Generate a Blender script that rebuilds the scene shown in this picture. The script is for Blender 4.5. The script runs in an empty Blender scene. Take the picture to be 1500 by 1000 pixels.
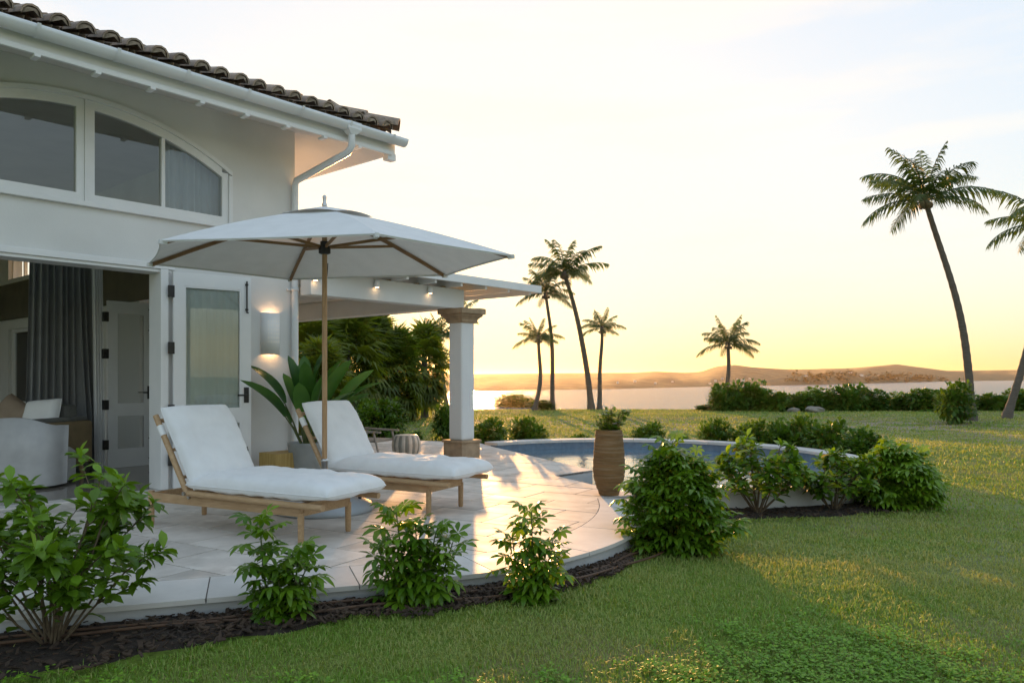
import bpy, bmesh, math, random
import numpy as np
from mathutils import Vector, Matrix, noise as mnoise

R = math.radians
random.seed(7)
rng = np.random.default_rng(11)
scene = bpy.context.scene
col = scene.collection

# ------------------------------------------------------------------ camera
# world axes: x runs along the house front, y into the house, z = 0 is the terrace
F, CX, CY, EYE = 1120.0, 750.0, 552.0, 1.25          # focal length, principal column, horizon row (1500x1000 photo)
TH = math.atan(965.0 / F)
FX, FY = math.cos(TH), math.sin(TH)                    # view direction
RX, RY = math.sin(TH), -math.cos(TH)                   # to the right of it
cam_d = bpy.data.cameras.new('camera')
cam_d.sensor_width = 36.0
cam_d.lens = 36.0 * F / 1500.0
cam_d.shift_y = (CY - 500.0) / 1500.0
cam_d.clip_start = 0.05
cam_d.clip_end = 40000.0
cam = bpy.data.objects.new('camera', cam_d)
cam.location = (0, 0, EYE)
cam.rotation_euler = (R(90), 0, TH - R(90))
col.objects.link(cam)
scene.camera = cam

# ------------------------------------------------------------------ sky, sun, exposure
SUN_EL, SUN_AZ = R(3.6), TH + R(3.0)                   # azimuth measured from +x towards +y
world = bpy.data.worlds.new('World')
scene.world = world
world.use_nodes = True
wn, wl = world.node_tree.nodes, world.node_tree.links
for n in list(wn): wn.remove(n)
sky = wn.new('ShaderNodeTexSky'); sky.sky_type = 'NISHITA'; sky.sun_disc = False
sky.sun_elevation = SUN_EL; sky.sun_rotation = R(90) - SUN_AZ
sky.altitude = 0; sky.air_density = 1.0; sky.dust_density = 2.2; sky.ozone_density = 1.0
bg = wn.new('ShaderNodeBackground'); bg.inputs['Strength'].default_value = 0.15
wo = wn.new('ShaderNodeOutputWorld')
wl.new(bg.outputs[0], wo.inputs['Surface'])
# thin warm clouds, streaked along the horizon
wtc = wn.new('ShaderNodeTexCoord'); wmp = wn.new('ShaderNodeMapping'); wmp.inputs['Scale'].default_value = (1.3, 1.3, 9.0)
wnz = wn.new('ShaderNodeTexNoise'); wnz.inputs['Scale'].default_value = 2.2; wnz.inputs['Detail'].default_value = 7; wnz.inputs['Roughness'].default_value = .55
wrm = wn.new('ShaderNodeValToRGB'); wrm.color_ramp.elements[0].position = .50; wrm.color_ramp.elements[1].position = .74
wmx = wn.new('ShaderNodeMixRGB'); wmx.blend_type = 'MULTIPLY'
wmx.inputs['Color2'].default_value = (1.9, 1.5, 1.15, 1)
wl.new(wtc.outputs['Generated'], wmp.inputs[0]); wl.new(wmp.outputs[0], wnz.inputs['Vector'])
wl.new(wnz.outputs['Fac'], wrm.inputs[0]); wl.new(wrm.outputs[0], wmx.inputs['Fac'])
wl.new(sky.outputs[0], wmx.inputs['Color1']); # the photograph's soft tonal response: the sky's brightness range is compressed, its hues less so
wgm = wn.new('ShaderNodeGamma'); wgm.inputs['Gamma'].default_value = .42
wbw = wn.new('ShaderNodeRGBToBW'); wpw = wn.new('ShaderNodeMath'); wpw.operation = 'POWER'; wpw.inputs[1].default_value = -.56
wsc = wn.new('ShaderNodeMixRGB'); wsc.blend_type = 'MULTIPLY'; wsc.inputs['Fac'].default_value = 1
wwb = wn.new('ShaderNodeMixRGB'); wwb.blend_type = 'MULTIPLY'; wwb.inputs['Fac'].default_value = 1; wwb.inputs['Color2'].default_value = (.875, .955, 1.07, 1)   # white balance
wl.new(wmx.outputs[0], wgm.inputs['Color']); wl.new(wgm.outputs[0], wbw.inputs[0]); wl.new(wbw.outputs[0], wpw.inputs[0])
wl.new(wgm.outputs[0], wsc.inputs['Color1']); wl.new(wpw.outputs[0], wsc.inputs['Color2'])
wl.new(wsc.outputs[0], wwb.inputs['Color1']); wl.new(wwb.outputs[0], bg.inputs['Color'])

sun_d = bpy.data.lights.new('sun', 'SUN')
sun_d.energy = 2.0; sun_d.angle = R(0.53); sun_d.color = (1.0, .50, .17)
sun = bpy.data.objects.new('sun', sun_d)
sdir = Vector((math.cos(SUN_EL) * math.cos(SUN_AZ), math.cos(SUN_EL) * math.sin(SUN_AZ), math.sin(SUN_EL)))
sun.rotation_euler = sdir.to_track_quat('Z', 'Y').to_euler()
sun.location = sdir * 60
col.objects.link(sun)

vs = scene.view_settings
vs.view_transform = 'Standard'; vs.look = 'None'; vs.gamma = 1; vs.use_curve_mapping = False
vs.exposure = 2.48
scene.render.engine = 'CYCLES'
cy = scene.cycles
cy.use_denoising = True
cy.max_bounces = 10; cy.transparent_max_bounces = 12; cy.volume_bounces = 0
cy.sample_clamp_indirect = 6.0

# ------------------------------------------------------------------ photo pixel -> place
def W(D, L, z=0.0):
    return Vector((D * FX + L * RX, D * FY + L * RY, z))
def DL(x, y):
    return x * FX + y * FY, x * RX + y * RY
def P(px, py, z=0.0):
    D = (EYE - z) * F / (py - CY)
    return W(D, D * (px - CX) / F, z)
def onY(px, py, Y):
    t = (px - CX) / F
    D = Y / (FY + t * RY)
    return Vector((D * (FX + t * RX), Y, EYE - (py - CY) / F * D))
def onX(px, py, X):
    t = (px - CX) / F
    D = X / (FX + t * RX)
    return Vector((X, D * (FY + t * RY), EYE - (py - CY) / F * D))
def sstep(a, b, x):
    t = min(1.0, max(0.0, (x - a) / (b - a)))
    return t * t * (3 - 2 * t)
LAWN_END = 40.0
def gz(x, y):
    D, L = DL(x, y)
    z = -.11 - .022 * max(0.0, min(D, 15) - 5) - .10 * sstep(15, 30, D)
    z -= .02 * max(0.0, min(L, 6)) * (1 - sstep(10, 18, D))
    if D > 12:
        z += .22 * sstep(12, 22, D) * mnoise.noise(Vector((x * .13, y * .13, 3.1))) * (1 - sstep(32, 39, D))
    z += .012 * mnoise.noise(Vector((x * 1.1, y * 1.1, 0)))
    e = LAWN_END + .5 * mnoise.noise(Vector((L * .12, 5, 0)))
    if D > e:
        z -= 9.6 * sstep(e, e + 9, D)
    return z
def G(px, py):
    z = -.2
    for _ in range(8):
        p = P(px, py, z); z = gz(p.x, p.y)
    return Vector((p.x, p.y, z))

# ------------------------------------------------------------------ mesh helpers
class MB:
    def __init__(s): s.v = []; s.f = []; s.s = []; s.m = []
    def add(s, vs, fs, smooth=False, mi=0):
        o = len(s.v); s.v += [tuple(v) for v in vs]
        for f in fs:
            s.f.append(tuple(i + o for i in f)); s.s.append(smooth); s.m.append(mi)
        return s
    def box(s, x0, x1, y0, y1, z0, z1, mi=0):
        return s.add([(x0,y0,z0),(x1,y0,z0),(x1,y1,z0),(x0,y1,z0),(x0,y0,z1),(x1,y0,z1),(x1,y1,z1),(x0,y1,z1)],
              [(0,3,2,1),(4,5,6,7),(0,1,5,4),(1,2,6,5),(2,3,7,6),(3,0,4,7)], False, mi)
    def bar(s, a, b, w, h, up=(0,0,1), mi=0):
        a, b = Vector(a), Vector(b); d = (b - a).normalized(); up = Vector(up)
        sx = d.cross(up).normalized() * (w / 2); u = sx.cross(d).normalized() * (h / 2)
        vs = [a - sx - u, a + sx - u, a + sx + u, a - sx + u, b - sx - u, b + sx - u, b + sx + u, b - sx + u]
        return s.add(vs, [(0,1,2,3),(7,6,5,4),(0,4,5,1),(1,5,6,2),(2,6,7,3),(3,7,4,0)], False, mi)
    def tube(s, pts, rad, n=8, cap=True, smooth=True, mi=0):
        pts = [Vector(p) for p in pts]
        if not hasattr(rad, '__len__'): rad = [rad] * len(pts)
        vs, fs = [], []; prev = None
        for i, p in enumerate(pts):
            d = (pts[min(i + 1, len(pts) - 1)] - pts[max(i - 1, 0)]).normalized()
            if prev is None:
                a = d.cross(Vector((0, 0, 1)))
                if a.length < .01: a = d.cross(Vector((1, 0, 0)))
                a.normalize()
            else:
                a = (prev - d * prev.dot(d)).normalized()
            b = d.cross(a); prev = a
            for k in range(n):
                t = 2 * math.pi * k / n
                vs.append(p + (a * math.cos(t) + b * math.sin(t)) * rad[i])
        for i in range(len(pts) - 1):
            for k in range(n):
                k2 = (k + 1) % n
                fs.append((i*n + k, i*n + k2, (i+1)*n + k2, (i+1)*n + k))
        s.add(vs, fs, smooth, mi)
        if cap:
            s.add(vs[:n], [tuple(range(n))[::-1]], False, mi); s.add(vs[-n:], [tuple(range(n))], False, mi)
        return s
    def lathe(s, prof, n=32, c=(0,0,0), smooth=True, mi=0, cap=True):
        vs, fs = [], []
        for r, z in prof:
            for k in range(n):
                t = 2 * math.pi * k / n
                vs.append((c[0] + r * math.cos(t), c[1] + r * math.sin(t), c[2] + z))
        for i in range(len(prof) - 1):
            for k in range(n):
                k2 = (k + 1) % n
                fs.append((i*n + k, i*n + k2, (i+1)*n + k2, (i+1)*n + k))
        s.add(vs, fs, smooth, mi)
        if cap:
            s.add(vs[:n], [tuple(range(n))[::-1]], False, mi); s.add(vs[-n:], [tuple(range(n))], False, mi)
        return s
    def prism(s, poly, z0, z1, mi=0):
        a = sum(poly[i][0]*poly[(i+1) % len(poly)][1] - poly[(i+1) % len(poly)][0]*poly[i][1] for i in range(len(poly)))
        if a < 0: poly = poly[::-1]
        n = len(poly)
        vs = [(p[0], p[1], z0) for p in poly] + [(p[0], p[1], z1) for p in poly]
        return s.add(vs, [tuple(range(n))[::-1], tuple(range(n, 2*n))] + [(i, (i+1) % n, n + (i+1) % n, n + i) for i in range(n)], False, mi)
    def mesh(s, name, mats, bevel=0, segs=2):
        me = bpy.data.meshes.new(name)
        me.from_pydata(s.v, [], s.f)
        for m in (mats if isinstance(mats, (list, tuple)) else [mats]): me.materials.append(m)
        me.polygons.foreach_set('use_smooth', s.s); me.polygons.foreach_set('material_index', s.m)
        if bevel:
            bm = bmesh.new(); bm.from_mesh(me)
            bmesh.ops.remove_doubles(bm, verts=bm.verts, dist=1e-5)
            ed = [e for e in bm.edges if len(e.link_faces) == 2 and e.calc_face_angle(0) > .6]
            bmesh.ops.bevel(bm, geom=ed, offset=bevel, segments=segs, affect='EDGES', profile=.6)
            bm.to_mesh(me); bm.free()
        me.update()
        return me
    def build(s, name, mats, parent=None, bevel=0, segs=2, loc=None):
        return link(name, s.mesh(name, mats, bevel, segs), parent, loc)
def link(name, me, parent=None, loc=None, rot=None, scale=None):
    o = bpy.data.objects.new(name, me)
    if parent is not None: o.parent = parent
    if loc is not None: o.location = loc
    if rot is not None: o.rotation_euler = rot
    if scale is not None: o.scale = scale if hasattr(scale, '__len__') else (scale,) * 3
    col.objects.link(o)
    return o
def tag(o, label=None, cat=None, group=None, kind=None):
    if label: o['label'] = label
    if cat: o['category'] = cat
    if group: o['group'] = group
    if kind: o['kind'] = kind
    return o
def thing(name, label, cat, loc=(0,0,0), rz=0.0, group=None):
    o = bpy.data.objects.new(name, None)
    o.empty_display_size = .2; o.location = loc; o.rotation_euler = (0, 0, rz)
    col.objects.link(o)
    return tag(o, label, cat, group)
def copy_tree(o, parent=None):
    c = o.copy(); col.objects.link(c); c.parent = parent
    for ch in o.children: copy_tree(ch, c)
    return c

# ------------------------------------------------------------------ materials
def newmat(name):
    m = bpy.data.materials.new(name); m.use_nodes = True
    nt = m.node_tree
    return m, nt.nodes, nt.links, nt.nodes['Principled BSDF']
def mat(name, c1, c2=None, rough=.6, scale=5.0, detail=5, bump=0.0, bscale=None, metal=0.0, spec=.5, stretch=None,
        rand=0.0, coat=0.0, lo=.35, hi=.65, sheen=0.0, bdist=.01, c3=None, s3=1.0, rlo=None):
    m, n, l, b = newmat(name)
    b.inputs['Roughness'].default_value = rough; b.inputs['Metallic'].default_value = metal
    b.inputs['Specular IOR Level'].default_value = spec
    b.inputs['Coat Weight'].default_value = coat; b.inputs['Sheen Weight'].default_value = sheen
    tc = n.new('ShaderNodeTexCoord'); vec = tc.outputs['Object']
    if stretch:
        mp = n.new('ShaderNodeMapping'); mp.inputs['Scale'].default_value = stretch
        l.new(vec, mp.inputs[0]); vec = mp.outputs[0]
    colr = None
    if c2 is not None:
        nz = n.new('ShaderNodeTexNoise'); nz.inputs['Scale'].default_value = scale; nz.inputs['Detail'].default_value = detail
        l.new(vec, nz.inputs['Vector'])
        if rand:
            oi = n.new('ShaderNodeObjectInfo'); nz.noise_dimensions = '4D'
            ml = n.new('ShaderNodeMath'); ml.operation = 'MULTIPLY'; ml.inputs[1].default_value = 40
            l.new(oi.outputs['Random'], ml.inputs[0]); l.new(ml.outputs[0], nz.inputs['W'])
        rp = n.new('ShaderNodeValToRGB'); e = rp.color_ramp.elements
        e[0].position = lo; e[0].color = (*c1, 1); e[1].position = hi; e[1].color = (*c2, 1)
        l.new(nz.outputs['Fac'], rp.inputs[0]); colr = rp.outputs[0]
        if c3 is not None:
            n3 = n.new('ShaderNodeTexNoise'); n3.inputs['Scale'].default_value = s3; n3.inputs['Detail'].default_value = 6
            l.new(vec, n3.inputs['Vector'])
            r3 = n.new('ShaderNodeValToRGB'); r3.color_ramp.elements[0].position = .52; r3.color_ramp.elements[1].position = .66
            l.new(n3.outputs['Fac'], r3.inputs[0])
            mx = n.new('ShaderNodeMixRGB'); mx.inputs['Color2'].default_value = (*c3, 1)
            l.new(r3.outputs[0], mx.inputs['Fac']); l.new(colr, mx.inputs['Color1']); colr = mx.outputs[0]
        if rlo is not None:
            mr = n.new('ShaderNodeMapRange'); mr.inputs['From Min'].default_value = .3; mr.inputs['From Max'].default_value = .7
            mr.inputs['To Min'].default_value = rlo; mr.inputs['To Max'].default_value = rough
            l.new(nz.outputs['Fac'], mr.inputs['Value']); l.new(mr.outputs[0], b.inputs['Roughness'])
    if rand:
        oi = n.new('ShaderNodeObjectInfo')
        hs = n.new('ShaderNodeHueSaturation')
        mr = n.new('ShaderNodeMapRange'); mr.inputs['To Min'].default_value = 1 - rand; mr.inputs['To Max'].default_value = 1 + rand
        l.new(oi.outputs['Random'], mr.inputs['Value']); l.new(mr.outputs[0], hs.inputs['Value'])
        if colr is not None: l.new(colr, hs.inputs['Color'])
        else: hs.inputs['Color'].default_value = (*c1, 1)
        colr = hs.outputs[0]
    if colr is not None: l.new(colr, b.inputs['Base Color'])
    else: b.inputs['Base Color'].default_value = (*c1, 1)
    if bump:
        nb = n.new('ShaderNodeTexNoise'); nb.inputs['Scale'].default_value = bscale or scale * 4; nb.inputs['Detail'].default_value = 6
        l.new(vec, nb.inputs['Vector'])
        bp = n.new('ShaderNodeBump'); bp.inputs['Strength'].default_value = bump; bp.inputs['Distance'].default_value = bdist
        l.new(nb.outputs['Fac'], bp.inputs['Height']); l.new(bp.outputs[0], b.inputs['Normal'])
    return m
def leafmat(name, c1, c2, trans=.35, rough=.45, rand=.25, tcol=None, scale=3.0, attr=None):
    m, n, l, b = newmat(name)
    b.inputs['Roughness'].default_value = rough; b.inputs['Specular IOR Level'].default_value = .4
    if attr:
        at = n.new('ShaderNodeAttribute'); at.attribute_name = attr; fac = at.outputs['Fac']
    else:
        tc = n.new('ShaderNodeTexCoord'); nz = n.new('ShaderNodeTexNoise'); nz.inputs['Scale'].default_value = scale; nz.inputs['Detail'].default_value = 3
        l.new(tc.outputs['Object'], nz.inputs['Vector']); fac = nz.outputs['Fac']
        oi = n.new('ShaderNodeObjectInfo'); ma = n.new('ShaderNodeMath'); ma.operation = 'MULTIPLY_ADD'
        ma.inputs[1].default_value = rand * 2; l.new(oi.outputs['Random'], ma.inputs[0])
        su = n.new('ShaderNodeMath'); su.operation = 'SUBTRACT'; su.inputs[1].default_value = rand
        l.new(fac, su.inputs[0]); l.new(su.outputs[0], ma.inputs[2]); fac = ma.outputs[0]
    rp = n.new('ShaderNodeValToRGB'); e = rp.color_ramp.elements
    e[0].position = .25 if not attr else 0.0; e[0].color = (*c1, 1); e[1].position = .75 if not attr else 1.0; e[1].color = (*c2, 1)
    l.new(fac, rp.inputs[0]); l.new(rp.outputs[0], b.inputs['Base Color'])
    if trans:
        tr = n.new('ShaderNodeBsdfTranslucent')
        mu = n.new('ShaderNodeMixRGB'); mu.blend_type = 'MULTIPLY'; mu.inputs['Fac'].default_value = 1
        mu.inputs['Color2'].default_value = (*(tcol or (1.6, 1.5, .5)), 1)
        l.new(rp.outputs[0], mu.inputs['Color1']); l.new(mu.outputs[0], tr.inputs['Color'])
        mx = n.new('ShaderNodeMixShader'); mx.inputs[0].default_value = trans
        l.new(b.outputs[0], mx.inputs[1]); l.new(tr.outputs[0], mx.inputs[2])
        l.new(mx.outputs[0], n['Material Output'].inputs['Surface'])
    return m
def glassmat(name, tint=(1,1,1), ior=1.5, minr=.06):
    m, n, l, b = newmat(name); n.remove(b)
    tr = n.new('ShaderNodeBsdfTransparent'); tr.inputs[0].default_value = (*tint, 1)
    gl = n.new('ShaderNodeBsdfGlossy'); gl.inputs['Roughness'].default_value = .01
    fr = n.new('ShaderNodeFresnel'); fr.inputs['IOR'].default_value = ior
    ad = n.new('ShaderNodeMath'); ad.operation = 'ADD'; ad.use_clamp = True; ad.inputs[1].default_value = minr
    mx = n.new('ShaderNodeMixShader')
    l.new(fr.outputs[0], ad.inputs[0]); l.new(ad.outputs[0], mx.inputs[0])
    l.new(tr.outputs[0], mx.inputs[1]); l.new(gl.outputs[0], mx.inputs[2]); l.new(mx.outputs[0], n['Material Output'].inputs['Surface'])
    return m
def fabricmat(name, c, trans=.25, tcol=None, bump=.25, bscale=60):
    m = mat(name, c, tuple(x * .93 for x in c), rough=.85, scale=6, bump=bump, bscale=bscale, spec=.2, sheen=.15, bdist=.004 if bscale > 30 else .014)
    n, l = m.node_tree.nodes, m.node_tree.links; b = n['Principled BSDF']
    if trans:
        tr = n.new('ShaderNodeBsdfTranslucent'); tr.inputs['Color'].default_value = (*(tcol or c), 1)
        mx = n.new('ShaderNodeMixShader'); mx.inputs[0].default_value = trans
        l.new(b.outputs[0], mx.inputs[1]); l.new(tr.outputs[0], mx.inputs[2]); l.new(mx.outputs[0], n['Material Output'].inputs['Surface'])
    return m
def glow(name, c, s):
    m, n, l, b = newmat(name)
    b.inputs['Base Color'].default_value = (*c, 1); b.inputs['Emission Color'].default_value = (*c, 1); b.inputs['Emission Strength'].default_value = s
    return m
M = dict(
    stucco=mat('white_stucco', (.76,.755,.74), (.70,.70,.69), .85, 1.3, bump=.3, bscale=60, bdist=.005, spec=.25, c3=(.665,.66,.645), s3=.7),
    trim=mat('white_gloss_paint', (.80,.80,.80), (.76,.765,.77), .35, 4, bump=.05, bscale=40),
    soffit=mat('soffit_paint', (.66,.64,.61), (.60,.585,.56), .7, 2),
    gutter=mat('gutter_enamel', (.74,.755,.77), (.68,.70,.715), .3, 3),
    rooftile=mat('clay_barrel_tile', (.42,.30,.21), (.30,.24,.19), .9, 9, bump=.6, bscale=50, rand=.22, c3=(.17,.15,.12), s3=14, bdist=.006),
    mortar=mat('tile_mortar', (.36,.29,.22), (.20,.155,.11), .95, 18, bump=.7, bscale=60, rand=.15),
    deck=mat('roof_underlay', (.16,.12,.09), None, .95),
    stone=mat('terrace_stone', (.66,.605,.545), (.49,.445,.395), .72, 3.4, bump=.15, bscale=30, rand=.10, c3=(.67,.62,.56), s3=4.5, rlo=.58, bdist=.003, spec=.2),
    coping=mat('pale_coping_stone', (.66,.63,.59), (.58,.555,.52), .7, 4, bump=.15, bscale=45, rand=.06, spec=.2, rlo=.55, bdist=.003),
    grout=mat('grout', (.20,.18,.155), (.15,.135,.12), .9, 8),
    render=mat('grey_render', (.50,.505,.50), (.40,.405,.40), .85, 3, bump=.2, bscale=50),
    poolwhite=mat('white_pool_wall', (.66,.66,.65), (.56,.56,.555), .8, 3, bump=.2, bscale=40),
    poolblue=mat('blue_mosaic', (.17,.25,.34), (.12,.185,.265), .3, 14, bump=.1),
    floor=mat('polished_floor', (.27,.235,.20), (.20,.175,.15), .10, 2.2, rlo=.05),
    inwall=mat('interior_paint', (.66,.64,.60), (.60,.58,.55), .8, 2),
    olive=mat('shaded_olive_lintel', (.13,.115,.075), (.10,.09,.06), .75, 3),
    teak=mat('oiled_teak', (.50,.33,.18), (.38,.235,.115), .5, 5, stretch=(2,14,14), bump=.12, bscale=22, rand=.06, lo=.3, hi=.7),
    pole=mat('umbrella_pole_wood', (.47,.29,.15), (.36,.21,.10), .4, 6, stretch=(12,12,1.2)),
    rib=mat('umbrella_rib_wood', (.30,.17,.07), (.22,.12,.05), .5, 6),
    cushion=fabricmat('white_cushion', (.87,.87,.865), .08, bump=.55, bscale=11),
    canopy=fabricmat('white_canvas', (.78,.785,.78), .12, (.80,.76,.66), bump=.15, bscale=90),
    strap=mat('white_strap', (.78,.78,.77), None, .8),
    steel=mat('brushed_steel', (.5,.5,.5), None, .3, metal=1.0),
    black=mat('black_iron', (.018,.016,.014), (.03,.028,.025), .5, 30),
    basegrey=mat('grey_umbrella_base', (.40,.44,.475), (.35,.385,.415), .55, 5, bump=.08),
    terracotta=mat('weathered_terracotta', (.25,.135,.048), (.165,.09,.03), .8, 4, stretch=(1,1,26), bump=.7, bscale=9, bdist=.014, c3=(.25,.165,.085), s3=3),
    soil=mat('dark_soil', (.040,.026,.017), (.024,.016,.011), .95, 12, bump=.8, bscale=30, bdist=.03),
    chip=mat('bark_chip', (.075,.046,.028), (.035,.022,.014), .9, 6, bump=.3),
    hose=mat('brown_drip_hose', (.12,.065,.035), (.085,.045,.025), .7, 10),
    twig=mat('shrub_stem', (.17,.125,.075), (.11,.08,.05), .85, 20, bump=.3),
    green_stem=mat('green_stem', (.10,.13,.035), (.07,.09,.03), .7, 20),
    palmtrunk=mat('palm_trunk', (.15,.125,.10), (.10,.085,.068), .9, 3, stretch=(1.5,1.5,9), bump=.7, bscale=6, bdist=.03),
    glass=glassmat('window_glass', (.80,.84,.86), 1.5, .08),
    doorglass=glassmat('door_glass', (.95,.97,.97), 1.5, .03),
    innerglass=glassmat('inner_door_glass', (.9,.92,.92), 1.5, .42),
    curtain=mat('grey_curtain', (.30,.305,.31), (.26,.265,.27), .9, 4, bump=.2, bscale=120),
    sheer=fabricmat('white_sheer', (.80,.86,.88), .4),
    sheer2=mat('door_back_curtain', (.78,.84,.82), (.70,.77,.75), .9, 3),
    stump=mat('yellow_wood_block', (.46,.32,.10), (.33,.21,.055), .55, 3, stretch=(14,14,1.2), bump=.4, bscale=10, lo=.3, hi=.7),
    white_up=mat('pale_upholstery', (.52,.52,.52), (.46,.46,.465), .55, 8, sheen=.3),
    tan_up=mat('tan_upholstery', (.26,.19,.10), (.21,.155,.08), .7, 8, bump=.1, bscale=90),
    grey_up=mat('grey_upholstery', (.17,.17,.155), (.13,.13,.12), .85, 8, bump=.1, bscale=90),
    pillow=mat('beige_pillow', (.33,.25,.18), (.28,.21,.15), .85, 8),
    sconce=mat('white_plaster_shade', (.84,.84,.835), (.80,.80,.80), .8, 8),
    taupe=mat('taupe_frame', (.33,.30,.26), (.28,.255,.22), .6, 8),
    planter=mat('grey_planter', (.30,.31,.30), (.24,.25,.24), .8, 4, bump=.2),
    rock=mat('shore_rock', (.30,.27,.22), (.20,.18,.15), .9, 3, bump=.6, bscale=8, bdist=.05),
    petal=mat('white_petal', (.80,.80,.76), None, .6),
    frost=mat('frosted_roof_panel', (.58,.60,.61), (.53,.55,.56), .5, 2),
    lamp_glow=glow('warm_lamp', (1.0, .62, .30), 2.5), pin_glow=glow('lit_pinhole', (1.0, .85, .65), .14),
)
M['leaf_shrub'] = leafmat('glossy_shrub_leaf', (.060,.135,.008), (.155,.27,.018), .28, .38, .25)
M['leaf_tip'] = leafmat('young_shrub_leaf', (.12,.24,.015), (.20,.35,.025), .30, .35, .2)
M['leaf_umb'] = leafmat('umbrella_leaf', (.062,.145,.007), (.16,.285,.016), .30, .36, .25)
M['leaf_dark'] = leafmat('dark_bush_leaf', (.042,.10,.010), (.11,.20,.018), .28, .42, .1, scale=6)
M['leaf_grape'] = leafmat('sea_grape_leaf', (.04,.105,.010), (.115,.215,.022), .22, .4, .1, scale=1.5)
M['leaf_banana'] = leafmat('broad_leaf', (.030,.095,.022), (.075,.19,.035), .35, .35, .25)
M['frond'] = leafmat('palm_frond', (.030,.062,.012), (.075,.12,.024), .30, .5, .2, scale=1.0)
M['fan'] = leafmat('fan_palm_leaf', (.06,.10,.012), (.15,.19,.022), .48, .5, .25, scale=1.0)
M['yellow_leaf'] = leafmat('yellowed_leaf', (.45,.30,.02), (.55,.38,.03), .3)
M['grass'] = leafmat('lawn_blade', (.14,.285,.022), (.42,.39,.15), .28, .6, attr='tint', tcol=(1.5,1.35,.5))
M['cover'] = leafmat('ground_cover_leaf', (.10,.235,.010), (.20,.37,.022), .22, .55, attr='tint')

def lawn_material():
    m, n, l, b = newmat('lawn_ground')
    b.inputs['Roughness'].default_value = .9; b.inputs['Specular IOR Level'].default_value = .15
    tc = n.new('ShaderNodeTexCoord')
    def nz(s, d=6):
        t = n.new('ShaderNodeTexNoise'); t.inputs['Scale'].default_value = s; t.inputs['Detail'].default_value = d; t.inputs['Roughness'].default_value = .6
        l.new(tc.outputs['Object'], t.inputs['Vector']); return t.outputs['Fac']
    def ramp(f, a, ca, bb, cb):
        r = n.new('ShaderNodeValToRGB'); e = r.color_ramp.elements
        e[0].position = a; e[0].color = (*ca, 1); e[1].position = bb; e[1].color = (*cb, 1); l.new(f, r.inputs[0]); return r.outputs[0]
    g1 = ramp(nz(9), .3, (.085,.145,.018), .7, (.17,.225,.035))
    dry_gold = ramp(nz(.35, 8), .50, (0,0,0), .62, (1,1,1))
    mx = n.new('ShaderNodeMixRGB'); mx.inputs['Color2'].default_value = (.20,.18,.07, 1)
    l.new(dry_gold, mx.inputs['Fac']); l.new(g1, mx.inputs['Color1'])
    at = n.new('ShaderNodeAttribute'); at.attribute_name = 'bare'
    ad = n.new('ShaderNodeMath'); ad.operation = 'MULTIPLY'; sn = ramp(nz(1.3, 7), .47, (0,0,0), .56, (1,1,1))
    l.new(at.outputs['Fac'], ad.inputs[0]); l.new(sn, ad.inputs[1])
    m2 = n.new('ShaderNodeMixRGB'); m2.inputs['Color2'].default_value = (.30,.25,.19, 1)
    l.new(ad.outputs[0], m2.inputs['Fac']); l.new(mx.outputs[0], m2.inputs['Color1']); l.new(m2.outputs[0], b.inputs['Base Color'])
    bp = n.new('ShaderNodeBump'); bp.inputs['Strength'].default_value = .8; bp.inputs['Distance'].default_value = .05
    l.new(nz(14), bp.inputs['Height']); l.new(bp.outputs[0], b.inputs['Normal'])
    return m
def water_material(name, colr, rough, scales, strength, dist, spec=.5):
    m, n, l, b = newmat(name)
    b.inputs['Base Color'].default_value = (*colr, 1); b.inputs['Roughness'].default_value = rough; b.inputs['IOR'].default_value = 1.33
    b.inputs['Specular IOR Level'].default_value = spec
    tc = n.new('ShaderNodeTexCoord'); mp = n.new('ShaderNodeMapping'); mp.inputs['Rotation'].default_value = (0, 0, -TH)
    mp.inputs['Scale'].default_value = scales; l.new(tc.outputs['Object'], mp.inputs[0])
    t = n.new('ShaderNodeTexNoise'); t.inputs['Scale'].default_value = 1; t.inputs['Detail'].default_value = 5; t.inputs['Roughness'].default_value = .65
    l.new(mp.outputs[0], t.inputs['Vector'])
    bp = n.new('ShaderNodeBump'); bp.inputs['Strength'].default_value = strength; bp.inputs['Distance'].default_value = dist
    l.new(t.outputs['Fac'], bp.inputs['Height']); l.new(bp.outputs[0], b.inputs['Normal'])
    return m
M['lawn'] = lawn_material()
M['sea'] = water_material('sea_water', (.10,.15,.20), .20, (.30,.07,.1), 1.0, 6.0)
M['poolwater'] = water_material('pool_water', (.10,.17,.22), .02, (2.2,2.2,1), .35, .02)

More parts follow.
